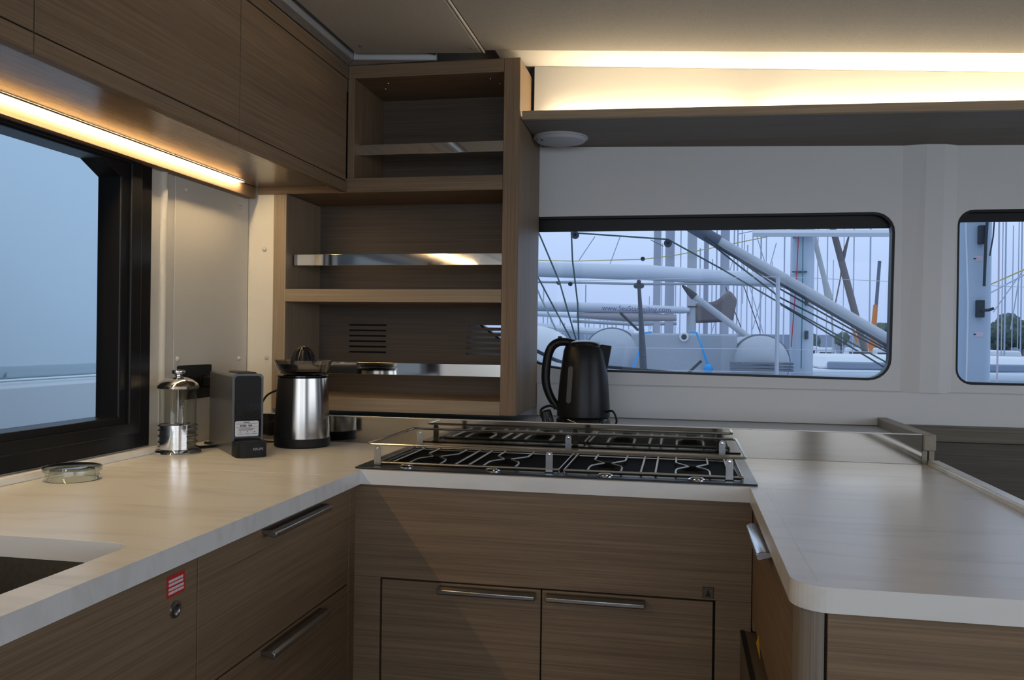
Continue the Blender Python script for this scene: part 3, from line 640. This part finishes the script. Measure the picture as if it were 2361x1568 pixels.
hd = smooth_path([(PX-.022, PY+.046, PZ+.172), (PX-.036, PY+.076, PZ+.170), (PX-.040, PY+.083, PZ+.12), (PX-.036, PY+.076, PZ+.06), (PX-.022, PY+.046, PZ+.058)])
MB().tube(hd, .0065, 10).build('handle', BLK, fp)
# ------------------------------------------------------------------ small clear glass bowl upside down
gb = thing('glass_dish', 'small round clear glass dish lying upside down on the left worktop', 'dish', (-1.332, 1.705, .92))
MB().lathe([(0, .031), (.052, .031), (.058, .029), (.060, .024), (.058, .018), (.054, .014), (.056, .004), (.060, 0), (.052, 0), (.048, .006), (.047, .016), (.046, .022), (0, .022)], (-1.332, 1.700, .9203), 56).build('bowl', GLASS2, gb)
MB().lathe([(.058, .0305), (.0612, .027), (.0612, .021), (.058, .0185), (.0565, .024), (.058, .0305)], (-1.332, 1.700, .9203), 56).build('foot_ring', GLASS2, gb)
# ------------------------------------------------------------------ socket on the wall
so = thing('wall_socket', 'black double wall socket on the corner panel behind the coffee machine', 'socket', (-1.434, 2.35, 1.1))
MB().plate(rrect(2.262, 2.435, 1.055, 1.156, .006, 3), [], lambda u, v: (-1.4335, u, v), lambda u, v: (-1.424, u, v)).build('faceplate', BLKM, so, .002)
for y in (2.305, 2.392): MB(Matrix.Translation((-1.4235, y, 1.105)) @ Matrix.Rotation(PI/2, 4, 'Y')).lathe([(.022, 0), (.022, .002), (.020, .002), (.019, -.001), (0, -.001)], (0, 0, 0), 28).build('outlet', BLK, so)
pg2 = thing('power_plug', 'black plug pushed into the socket behind the glass press', 'plug', (-1.42, 2.392, 1.105))
B(-1.4205, -1.385, 2.374, 2.410, 1.087, 1.123, 'plug_body', BLK, pg2, .006)
MB().tube(smooth_path([(-1.388, 2.392, 1.10), (-1.372, 2.40, 1.08), (-1.375, 2.41, 1.02), (-1.39, 2.40, .95), (-1.385, 2.36, .9245), (-1.36, 2.34, .9245)]), .003, 8).build('cord', BLK, pg2)
CMI = (Matrix.Translation(cm.location) @ Matrix.Rotation(math.radians(42), 4, 'Z')).inverted()
MB(CMI).tube(smooth_path([(-1.41, 2.27, .9245), (-1.38, 2.235, .9245), (-1.345, 2.25, .9245), (-1.32, 2.29, .9245), (-1.35, 2.325, .9245), (-1.39, 2.345, .9245)]), .004, 8).build('cord', BLK, cm, local=True)
#__EXTERIOR__
# ------------------------------------------------------------------ outside: own foredeck
def path(ps, Ys):
    Ys = Ys if isinstance(Ys, (list, tuple)) else [Ys]*len(ps)
    return [at(x, y, Y) for (x, y), Y in zip(ps, Ys)]
def rope(name, ps, Ys, wpx, m, label, cat='rope', group=None, parent=None):
    P = path(ps, Ys); Ym = P[0].y
    o = MB().tube(P, wpx/2/FPX*Ym, 6).build(name, m, parent)
    return o if parent else tag(o, label, cat, group)
own = tag(MB().plate([(-2.4, 3.16), (6.5, 3.16), (6.5, 9.0), (-2.4, 9.0)], [], lambda u, v: (u, v, .80), lambda u, v: (u, v, .875)).build('foredeck', SAILW, bevel=.02), 'pale foredeck lying outside the front windows under the guard rail', 'deck')
gr = thing('guard_rail', 'thin steel guard rail with one upright post across the front windows', 'rail', tuple(at(1793, 900, 5.5)))
ss = mat('stainless_post', (.42, .46, .54), .3, .6)
MB().tube([(at(1793, 700, 5.5).x, 5.5, .876), (at(1793, 700, 5.5).x, 5.5, at(1793, 638, 5.5).z)], .0125, 12).build('stanchion', ss, gr)
for ys_ in ((652, 638, 664), (800, 805, 821), (848, 858, 852)):
    MB().tube(path([(1100, ys_[0]), (1793, ys_[1]), (2600, ys_[2]+8)], 5.5), .002, 6).build('guard_wire', ss, gr)
# own mast seen through the right hand window
om = thing('mast', 'broad pale mast with black fittings filling the left of the right hand window', 'mast', (at(2238, 800, 4.5).x, 4.5, .876))
mx = om.location.x
MB().plate(rrect(mx-.075, mx+.075, 4.42, 4.58, .05, 5), [], lambda u, v: (u, v, .876), lambda u, v: (u, v, 7.5)).build('mast_tube', mat('mast_paint', (.36, .44, .56), .4), om)
def onm(x0, x1, y0, y1, nm, m, d=.02, par=None):
    a = at(x0, y1, 4.41); b = at(x1, y0, 4.41); return B(a.x, b.x, 4.42-d, 4.425, a.z, b.z, nm, m, par or om, .003)
onm(2255, 2270, 520, 563, 'rope_clutch', ROPED, .03); onm(2250, 2268, 692, 732, 'cleat', ROPED, .03)
for y in (590, 765): lbm = onm(2248, 2268, y, y+12, 'warning_label', mat('pink_label', (.55, .45, .55), .6), .002); onm(2246, 2253, y+4, y+8, 'printed_arrow', ROPED, .003, lbm)
MB().tube(path([(2262, 716), (2280, 715), (2291, 711)], 4.39), .007, 8).build('cleat_lever', ROPED, om)
rope('black_halyard', [(2278, 480), (2273, 560), (2269, 660)], 4.38, 6, ROPED, 'black halyard hanging beside the broad mast in the right window')
rope('thin_halyard', [(2295, 480), (2290, 545), (2282, 590)], 4.38, 3, ROPED, 'thin dark line hanging just right of the black halyard')
rope('pale_halyard', [(2226, 480), (2232, 700), (2228, 880)], 4.385, 3, SAILW, 'pale line running down the face of the broad mast')
rope('rigging_wire', [(2304, 480), (2302, 700), (2299, 860), (2298, 905)], 6.5, 3.5, mat('pinkish_wire', (.45, .40, .46), .7), 'upright wire with a lump at its foot, in the middle of the right window', 'wire')
# black tapering pole, with its sheaves
bp_ = thing('deck_pole', 'dark tapering pole with a knob on top standing behind the kettle side of the window', 'pole', (at(1473, 800, 5.0).x, 5.0, .876))
MB().tube([at(1488, 905, 5.0)-Vector((0, 0, .065))]+path([(1484, 860), (1481, 800), (1477, 720), (1473, 655)], 5.0), [.023, .022, .020, .013, .010], 10).build('shaft', mat('dark_blue_grey', (.035, .05, .08), .5), bp_)
for dx in (-6, 6): MB().ball(at(1473+dx, 659, 5.0), .016, 8).build('sheave', ROPED, bp_)
MB().ball(at(1473, 650, 5.0), .013, 8).build('knob', ROPED, bp_)
tag(MB().tube(smooth_path(path([(1200, 790), (1243, 812), (1300, 836), (1400, 846), (1480, 853), (1570, 862), (1700, 880), (1950, 983)], 3.7)), [.010, .010, .010, .009, .009, .008, .008, .008, .008, .008]+[.007]*26, 8).build('rubber_hose', ROPED), 'black curved rubber tube lying low outside the window behind the kettle', 'tube')
wt = tag(MB().ball(at(1225, 850, 4.3), .26, 14, (1, 1, .85)).build('white_cushion', SAILW), 'rounded white cover low at the left edge of the big window', 'cover')
MB().ball(at(1330, 872, 4.2), .10, 10, (1, 1, .6)).build('lashed_bulge', SAILW, wt)

# inflatable dinghy stowed on the foredeck, seen from astern
dn = thing('inflatable_dinghy', 'grey inflatable dinghy with two fat tubes stowed stern towards the window', 'dinghy', (at(1580, 800, 6.7).x, 6.7, .876))
hm = MB(); TR = mat('dinghy_grey', (.33, .37, .43), .6); BAND = mat('dinghy_band', (.12, .15, .20), .7)
for cx_, cy_, rp in ((1408, 822, 64), (1757, 838, 76)):
    c = at(cx_, cy_, 6.6); r = rp/FPX*6.6
    r = min(r, c.z-.878) if rp > 70 else r
    P = [(0, -.20), (r*.35, -.17), (r*.7, -.10), (r*.95, 0), (r, .10), (r, 2.0), (r*.8, 2.2), (0, 2.25)]
    tb = MB(Matrix.Translation(c) @ Matrix.Rotation(-PI/2, 4, 'X')).lathe([(a, b) for a, b in P], (0, 0, 0), 40).build('tube', TR, dn)
    for k in (.12, .20): MB(Matrix.Translation(c) @ Matrix.Rotation(-PI/2, 4, 'X')).lathe([(r+.001, k), (r+.012, k+.005), (r+.012, k+.03), (r+.001, k+.035)], (0, 0, 0), 40).build('rubbing_band', BAND, tb)
a = at(1684, 850, 6.3); b = at(1830, 850, 6.3)
for y in (838, 846, 854): z = at(1757, y, 6.3).z; B(a.x, b.x, 6.30, 6.40, z-.009, z+.009, 'fender_strip', BAND, tb, .004)
a = at(1455, 768, 6.72); b = at(1700, 768, 6.72)
tp = B(a.x, b.x, 6.70, 6.76, .90, a.z, 'transom', TR, dn, .015)
cpt = at(1577, 777, 6.69)
MB(Matrix.Translation(cpt) @ Matrix.Rotation(PI/2, 4, 'X')).lathe([(.036, 0), (.034, .01), (.022, .012), (.020, .006), (0, .006)], (0, 0, 0), 24).build('drain_ring', SAILW, tp)
MB(Matrix.Translation(cpt) @ Matrix.Rotation(PI/2, 4, 'X')).lathe([(.019, 0), (.019, .012), (0, .013)], (0, 0, 0), 20).build('drain_plug', ROPED, tp)
rope('blue_lashing', [(1503, 766), (1482, 768), (1478, 800), (1458, 852), (1456, 880)], 6.5, 6, ROPEB, 'bright blue strap on the dinghy just behind the dark pole')
rope('blue_lashing', [(1590, 765), (1606, 767), (1620, 805), (1635, 850), (1642, 875)], 6.55, 6, ROPEB, 'bright blue strap knotted low on the right of the dinghy transom')
MB().ball(at(1633, 850, 6.53), .035, 8).build('knot', ROPEB, bpy.data.objects['blue_lashing.001'])
rope('hatched_line', [(1585, 862), (1617, 832)], 6.4, 7, ROPED, 'short dark braided line slanting across the bottom of the transom')
# folded gangway spar with its ropes
gs = thing('diagonal_spar', 'long pale spar slanting down to the right across the big window', 'spar', tuple(at(1800, 660, 6.0)))
P = path([(1655, 556), (1790, 632), (2060, 790), (2246, 902)], [6.1, 6.0, 5.9, 5.8]); MB().tube(P, .036, 14).build('tube', ALU, gs)
MB().tube(path([(1540, 492), (1600, 525), (1657, 558)], 6.1), [.03, .045, .046], 14).build('end_fitting', mat('spar_end_grey', (.07, .09, .13), .5), gs)
MB().tube(path([(1650, 566), (1800, 655), (2060, 806)], [6.04, 5.93, 5.83]), .010, 8).build('dark_track', ROPED, gs)
G = 'ropes running below the slanting spar'
rope('dark_rope', [(1625, 545), (1800, 667), (2080, 826), (2230, 911)], 5.85, 4, ROPED, 'dark rope closest beneath the slanting spar', group=G)
rope('dark_rope', [(1622, 548), (1700, 610), (1800, 687), (2080, 829), (2230, 912)], 5.8, 4, ROPED, 'second dark rope beneath the slanting spar', group=G)
rope('green_rope', [(1325, 537), (1540, 552), (1660, 618), (1800, 700), (2080, 856), (2190, 913)], 5.75, 4, ROPE, 'long dark green rope crossing the big window from top left to lower right', group=G)
rope('dark_rope', [(1800, 702), (2080, 872), (2160, 914)], 5.72, 4, ROPED, 'lowest dark rope beneath the slanting spar', group=G)
G = 'ropes on the left of the big window'
for lab, ps, m, w in (('pale green rope dropping nearly upright behind the kettle', [(1316, 500), (1320, 600), (1332, 700), (1336, 840), (1338, 926)], ROPE, 4), ('long dark rope from the top left corner down to the kettle lid', [(1230, 510), (1250, 555), (1290, 650), (1330, 790), (1345, 926)], ROPE, 4),
                      ('slanting rope starting half way down the left window edge', [(1220, 600), (1246, 650), (1275, 705), (1318, 785), (1340, 926)], ROPE, 4), ('lowest pale rope near the left window edge', [(1220, 620), (1246, 685), (1268, 730), (1295, 790), (1330, 926)], mat('pale_green_rope', (.22, .32, .34), .8), 4)):
    rope('rope', ps, 5.2, w, m, lab, group=G)
G = 'pulley blocks on the ropes'
for (x, y, r), lab in (((1326, 542, 9), 'black pulley block at the top left of the big window'), ((1540, 561, 9), 'black ring shaped pulley block under the black window border'), ((1482, 597, 5), 'small grey pulley block left of the far masts'), ((1288, 652, 5), 'small grey pulley block below the big boom, the left one'), ((1315, 655, 5), 'small grey pulley block below the big boom, the right one')):
    Yb = 5.74 if r > 6 else (9.58 if x == 1482 else 9.44)
    c = at(x, y, Yb); rr = r/FPX*Yb
    o = MB(Matrix.Translation(c) @ Matrix.Rotation(PI/2, 4, 'X')).lathe([(rr*.4, -.01), (rr, -.012), (rr, .012), (rr*.4, .01), (rr*.3, 0), (0, 0)], (0, 0, 0), 20).build('pulley_block', ROPED, smooth=True)
    tag(o, lab, 'pulley', G)
rope('yellow_rope', [(1230, 600), (1320, 602), (1482, 598), (1560, 588), (1670, 566), (1847, 530)], 9.6, 2.2, ROPEY, 'thin yellow rope stretching above the big boom')
rope('thin_rope', [(1500, 553), (1530, 568)], 9.6, 2, BRN, 'short thin brown rope beside the far masts')
rope('awning_edge', [(1735, 538), (2120, 538)], 9.28, 17, SAILW, 'white rolled awning edge along the top right of the big window', cat='awning')

# neighbouring yacht: mast and big boom
nb = thing('mast', 'tall pale mast with red and green halyards right of centre in the big window', 'mast', (at(1847, 800, 9.5).x, 9.5, -.2))
MX = nb.location.x
MB().plate(rrect(MX-.112, MX+.112, 9.36, 9.64, .07, 5), [], lambda u, v: (u, v, -.2), lambda u, v: (u, v, 12)).build('mast_tube', mat('pale_mast_paint', (.40, .47, .58), .4), nb)
def onn(x0, x1, y0, y1, nm, m, d=.04):
    a = at(x0, y1, 9.33); b = at(x1, y0, 9.33); return B(a.x, b.x, 9.36-d, 9.37, a.z, b.z, nm, m, nb, .004)
onn(1857, 1864, 683, 704, 'cleat', ROPED); onn(1856, 1864, 763, 782, 'cleat', ROPED); onn(1828, 1836, 538, 550, 'sheave_box', HULLG); onn(1826, 1862, 625.5, 627.5, 'step', ROPED, .03)
rope('red_halyard', [(1843, 500), (1836, 650), (1824, 800)], 9.3, 2.5, ROPER, 'thin red halyard running down the pale mast')
rope('green_halyard', [(1852, 500), (1850, 700), (1847, 850)], 9.3, 2.5, mat('green_halyard', (.03, .2, .2), .8), 'thin green halyard running down the pale mast')
bo = thing('boom', 'thick white boom lying across the big window at mid height', 'boom', tuple(at(1500, 630, 9.5)))
MB().tube(path([(900, 603), (1245, 621), (1500, 629), (1660, 640), (1815, 648)], 9.5), [.088, .086, .084, .080, .074], 18).build('boom_tube', mat('white_boom', (.50, .55, .64), .4), bo)
MB().tube(path([(1240, 650), (1480, 655), (1800, 654)], 9.45), .013, 8).build('lower_track', HULLG, bo)
MB().tube(path([(1798, 650), (1830, 650)], 9.5), .05, 10).build('gooseneck', HULLG, bo)
# second neighbour: boom with lettering
b2 = thing('boom', 'white boom with blue web address lettering, below the thick boom', 'boom', tuple(at(1450, 710, 14)))
MB().tube(path([(1000, 692), (1245, 706), (1400, 710), (1576, 715), (1590, 716)], 14.1), [.085, .085, .080, .055, .03], 16).build('sail_cover', mat('white_cover', (.50, .53, .62), .7), b2)
MB().tube(path([(1330, 726), (1450, 731), (1560, 733)], 14.1), [.04, .075, .05], 12).build('cover_fold', mat('beige_fold', (.36, .34, .38), .8), b2)
pc = at(1467, 712.5, 13.90); dirv = (at(1550, 714.5, 13.90)-at(1381, 709.5, 13.90)).normalized()
ang = math.atan2(dirv.z, dirv.x)
text('www.SeaStarSailing.com', .112, 'lettering', mat('navy_lettering', (.06, .08, .22), .7), Matrix.Translation(pc) @ Matrix.Rotation(-ang, 4, 'Y') @ RX, b2)
n2 = at(1593, 800, 14.2)
m2 = thing('mast', 'grey mast standing where the lettered boom ends', 'mast', (n2.x, 14.2, -.2))
MB().tube([(n2.x, 14.2, -.2), (n2.x, 14.2, 13)], .078, 14).build('mast_tube', ALU, m2)
MB().tube([(n2.x-.06, 14.1, at(1590, 707, 14.1).z), (n2.x+.10, 14.1, at(1590, 707, 14.1).z)], .012, 6).build('step', ROPED, m2)
tag(MB().hexa([tuple(p) for p in path([(1604, 745), (1690, 742), (1700, 690), (1682, 668), (1650, 695), (1596, 700)], 14.15)], [tuple(p) for p in path([(1596, 745), (1690, 742), (1700, 690), (1682, 668), (1650, 695), (1596, 700)], 14.5)]).build('stowed_sail', BRN, bevel=.05), 'brown grey stowed sail bundle beside the grey mast', 'sail')
sp2 = thing('short_spar', 'short pale spar with a dark tip slanting down behind the dinghy', 'spar', tuple(at(1640, 710, 8.6)))
MB().tube(path([(1600, 683), (1735, 785)], 8.6), .032, 12).build('tube', ALU, sp2)
MB().tube(path([(1573, 658), (1590, 674), (1602, 685)], 8.6), [.010, .032, .038], 12).build('tip', ROPED, sp2)
rope('stowed_spar', [(1430, 721), (1472, 762)], 13.9, 7, ROPED, None, parent=b2)
G = 'farther stowed booms'
for i, (ps, Y, w, m, lab) in enumerate((([(1200, 722), (1300, 726), (1513, 741)], 24, 13, SAILW, 'pale stowed boom just under the lettered boom'), ([(1320, 740), (1460, 748), (1560, 746)], 26, 8, HULLG, 'grey stowed boom above the dinghy tubes'), ([(1240, 752), (1340, 762), (1460, 768)], 24, 16, SAILW, 'lowest pale stowed boom behind the kettle'))):
    tag(MB().tube(path(ps, Y), w/2/FPX*Y, 10).build('boom', m), lab, 'boom', G)
# masts of the marina
labs = ['stout grey pink mast, leftmost of the group of three behind the booms', 'stout grey mast in the middle of the group behind the booms', 'grey mast between the big window centre and the slanting spar', 'slim mast just right of the grey mast']
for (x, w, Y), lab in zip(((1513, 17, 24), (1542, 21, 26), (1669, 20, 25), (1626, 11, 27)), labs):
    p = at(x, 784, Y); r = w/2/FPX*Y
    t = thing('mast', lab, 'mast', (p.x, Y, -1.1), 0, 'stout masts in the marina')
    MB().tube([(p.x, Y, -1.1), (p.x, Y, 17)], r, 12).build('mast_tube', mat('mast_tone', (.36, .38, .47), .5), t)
    MB().tube([(p.x-.7, Y, 6.2), (p.x+.7, Y, 6.2)], .03, 6).build('spreader', MASTF, t)
random.seed(11)
first = None
p = at(1300, 784, 45); me_o = None
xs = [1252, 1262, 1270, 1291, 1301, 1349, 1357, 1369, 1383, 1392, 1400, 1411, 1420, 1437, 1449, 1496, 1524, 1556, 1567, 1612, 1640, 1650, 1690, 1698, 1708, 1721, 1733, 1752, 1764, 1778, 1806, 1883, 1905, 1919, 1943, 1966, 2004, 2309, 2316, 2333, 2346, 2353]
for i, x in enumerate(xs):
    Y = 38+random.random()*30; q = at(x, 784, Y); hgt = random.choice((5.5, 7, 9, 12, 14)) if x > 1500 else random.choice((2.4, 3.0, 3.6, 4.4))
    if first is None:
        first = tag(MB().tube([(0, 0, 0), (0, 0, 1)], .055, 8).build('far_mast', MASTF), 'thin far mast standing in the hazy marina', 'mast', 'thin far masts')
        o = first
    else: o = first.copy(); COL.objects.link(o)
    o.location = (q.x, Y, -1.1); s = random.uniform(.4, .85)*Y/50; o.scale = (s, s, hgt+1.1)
SM = [o for o in COL.objects if o.get('group') == 'stout masts in the marina']
for a, b in (((1700, 560), (1760, 770)), ((1717, 540), (1712, 700)), ((1745, 545), (1790, 690)), ((1690, 600), (1640, 770)), ((1790, 560), (1735, 760)), ((1672, 660), (1712, 765)), ((1715, 660), (1752, 765)), ((1520, 560), (1500, 760)), ((1700, 540), (1800, 520)), ((1430, 545), (1395, 640)), ((1335, 600), (1372, 545)), ((2361, 620), (2290, 720)), ((2350, 640), (2330, 760))):
    rope('stay', [a, b], 24, 2.2, ROPED if a[0] in (1672, 1715) else MASTF, None, parent=min(SM, key=lambda o: abs(o.location.x-at(a[0], 700, 24).x)))
rope('yellow_line', [(2270, 662), (2361, 622)], 12, 3, ROPEY, 'pale yellow line slanting up in the right window')
rope('blue_line', [(2275, 680), (2361, 634)], 12, 3, MASTF, 'pale blue line slanting up in the right window')
# furled sails, crane
tag(MB().tube(path([(1905, 470), (1925, 545), (1950, 640), (1975, 735), (2040, 985)], 16), [.055, .055, .060, .06, .04], 10).build('furled_sail', BRN), 'brown grey furled sail slanting down in the right part of the big window', 'sail')
MB().tube(path([(1957, 545), (1945, 590), (1938, 640), (1926, 700)], 16), [.015, .035, .012, .012], 8).build('tangled_sheet', BRN, bpy.data.objects['furled_sail'])
tag(MB().tube(path([(1865, 490), (1880, 560), (1900, 640), (1912, 690), (1915, 700), (1940, 1020)], 20), [.055, .055, .055, .09, .02, .02], 10).build('furled_sail', mat('cream_sail', (.42, .44, .46), .9)), 'cream furled sail slanting down right of the mast with halyards', 'sail')
cr_ = thing('crane', 'orange and grey mobile crane far off near the right edge of the big window', 'crane', tuple(at(2012, 800, 60)))
MB().tube(path([(2028, 602), (2020, 708)], 60), .11, 8).build('upper_boom', mat('crane_grey', (.10, .13, .20), .6), cr_)
MB().tube(path([(2019, 703), (2011, 795)], 60), [.15, .20], 8).build('lower_boom', ORG, cr_)
a = at(1997, 803, 60); b = at(2024, 792, 60); B(a.x, b.x, 59.6, 60.4, -1.15, b.z, 'chassis', ORG, cr_, .05)
MB().tube(path([(1965, 752), (1977, 790)], 60), .10, 6).build('outrigger', ORG, cr_)
# neighbouring white hull low on the right
hb = thing('yacht_hull', 'long pale yacht deck with grey band low on the right outside', 'boat', (5.0, 11.0, -.9))
x0 = at(1872, 800, 10.5).x; x1 = 10.5
MB().hexa([(x0, 10.4, -.9), (x1, 10.4, -.9), (x1, 13, -.9), (x0, 13, -.9)], [(x0-.1, 10.3, .93), (x1, 10.3, .93), (x1, 13.1, .93), (x0-.1, 13.1, .93)]).build('hull', mat('pale_hull', (.48, .55, .64), .4), hb, .08)
MB().hexa([(x0+.1, 10.7, .93), (x1, 10.7, .93), (x1, 12.8, .93), (x0+.1, 12.8, .93)], [(x0+.3, 10.95, 1.09), (x1, 10.95, 1.09), (x1, 12.6, 1.09), (x0+.3, 12.6, 1.09)]).build('coachroof', SAILW, hb, .05)
B(x0+.2, x1, 10.60, 10.72, .93, 1.02, 'grey_band', mat('grey_band', (.20, .26, .35), .6), hb, .02)
# far boats
def far_boat(px, Y, Ln, lab, cabin=True):
    p = at(px, 800, Y); t = thing('moored_boat', lab, 'boat', (p.x, Y, -1.1), 0, 'boats moored far off')
    MB().hexa([(p.x-Ln*.42, Y, -1.1), (p.x+Ln*.42, Y, -1.1), (p.x+Ln*.42, Y+1.6, -1.1), (p.x-Ln*.42, Y+1.6, -1.1)], [(p.x-Ln*.5, Y-.2, .25), (p.x+Ln*.5, Y-.2, .25), (p.x+Ln*.5, Y+1.8, .25), (p.x-Ln*.5, Y+1.8, .25)]).build('hull', SAILW, t, .08)
    if cabin:
        MB().hexa([(p.x-Ln*.3, Y+.2, .25), (p.x+Ln*.25, Y+.2, .25), (p.x+Ln*.25, Y+1.4, .25), (p.x-Ln*.3, Y+1.4, .25)], [(p.x-Ln*.25, Y+.35, .95), (p.x+Ln*.18, Y+.35, .95), (p.x+Ln*.18, Y+1.3, .95), (p.x-Ln*.25, Y+1.3, .95)]).build('cabin', SAILW, t, .08)
        B(p.x-Ln*.22, p.x+Ln*.16, Y+.22, Y+.30, .45, .70, 'cabin_window', ROPED, t)
for x, Y, Ln, lab in ((1912, 48, 2.0, 'white motor boat moored far off under the furled sails'), (1985, 52, 2.6, 'white boat moored far off in front of the crane'), (1880, 60, 1.6, 'small boat moored beside the pale mast'), (2040, 50, 1.4, 'boat moored far off at the right edge of the big window'),
                      (2290, 46, 2.2, 'white boat moored far off, left one in the right window'), (2335, 44, 2.6, 'white boat moored far off, nearest the picture edge in the right window'), (1712, 55, 3.0, 'white boat moored far off behind the post'), (1660, 58, 3.0, 'white boat moored far off between dinghy and grey mast')):
    far_boat(x, Y, Ln, lab)
tag(B(at(2290, 800, 34).x, at(2480, 800, 34).x, 34, 36, -1.1, -.2, 'floating_pontoon', mat('pontoon_grey', (.34, .40, .46), .8), bevel=.05), 'long grey floating pontoon low in the right window', 'pontoon')
# trees on the far shore
def tree(px, py, Y, r, lab):
    c = at(px, py, Y); mb = MB()
    for k in range(9):
        a = random.uniform(0, 2*PI); d = random.uniform(0, .6)*r
        mb.ball((c.x+d*math.cos(a), c.y+d*math.sin(a)*.6, c.z+random.uniform(-.35, .4)*r), r*random.uniform(.45, .6), 6)
    t = thing('tree', lab, 'tree', (c.x, Y, -1), 0, 'hazy trees on the far shore')
    for v in mb.bm.verts: v.co += Vector((random.uniform(-1, 1), random.uniform(-1, 1), random.uniform(-1, 1)))*r*.09
    mb.build('crown', LEAF, t, angle=180)
    MB().tube([(c.x, Y, -1), (c.x, Y, c.z)], r*.12, 8).build('trunk', BRN, t)
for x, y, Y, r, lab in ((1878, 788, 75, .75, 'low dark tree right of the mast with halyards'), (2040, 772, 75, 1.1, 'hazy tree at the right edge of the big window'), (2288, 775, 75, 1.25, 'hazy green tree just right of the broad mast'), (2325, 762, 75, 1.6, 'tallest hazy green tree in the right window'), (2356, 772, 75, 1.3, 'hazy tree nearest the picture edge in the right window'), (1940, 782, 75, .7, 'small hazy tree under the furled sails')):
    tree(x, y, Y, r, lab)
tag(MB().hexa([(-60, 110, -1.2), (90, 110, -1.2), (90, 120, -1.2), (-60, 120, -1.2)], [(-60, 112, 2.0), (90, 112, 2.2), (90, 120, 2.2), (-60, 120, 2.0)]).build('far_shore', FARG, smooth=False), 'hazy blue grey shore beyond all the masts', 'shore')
tag(MB().face([(-120, 9.5, -1.15), (160, 9.5, -1.15), (160, 125, -1.15), (-120, 125, -1.15)]) and None or B(-120, 160, -30, 125, -1.4, -1.15, 'harbour_water', SEA, smooth=False), 'grey harbour water between the boats', 'water')
# boat alongside, seen through the left window
la = thing('neighbouring_boat', 'large pale boat side close outside the left window', 'boat', (-3.9, 4, -1.1))
PH = mat('pale_boat_side', (.62, .75, .82), .3); PH2 = mat('pale_boat_side_low', (.80, .87, .90), .3)
MB().hexa([(-3.75, -1, -1.1), (-3.7, 9, -1.1), (-5.6, 9, -1.1), (-5.6, -1, -1.1)], [(-3.55, -1, .98), (-3.5, 9, .98), (-5.6, 9, .98), (-5.6, -1, .98)]).build('hull', PH2, la, .04)
MB().hexa([(-3.57, -.8, .98), (-3.52, 8.8, .98), (-5.5, 8.8, .98), (-5.5, -.8, .98)], [(-3.75, -.6, 3.1), (-3.70, 8.6, 3.1), (-5.4, 8.6, 3.1), (-5.4, -.6, 3.1)]).build('cabin_side', PH, la, .08)
MB().tube([(-3.55, -1, .985), (-3.50, 8.8, .985)], .008, 8).build('gunwale', PH2, la)
MB().tube([(-3.57, 4.02, 1.0), (-3.65, 4.05, 2.1)], .010, 8).build('grab_rail', HULLG, la)
MB().tube([(-3.68, 3.0, 2.35), (-3.67, 4.6, 2.35), (-3.65, 6.2, 2.25)], .02, 8).build('moulding', PH2, la)
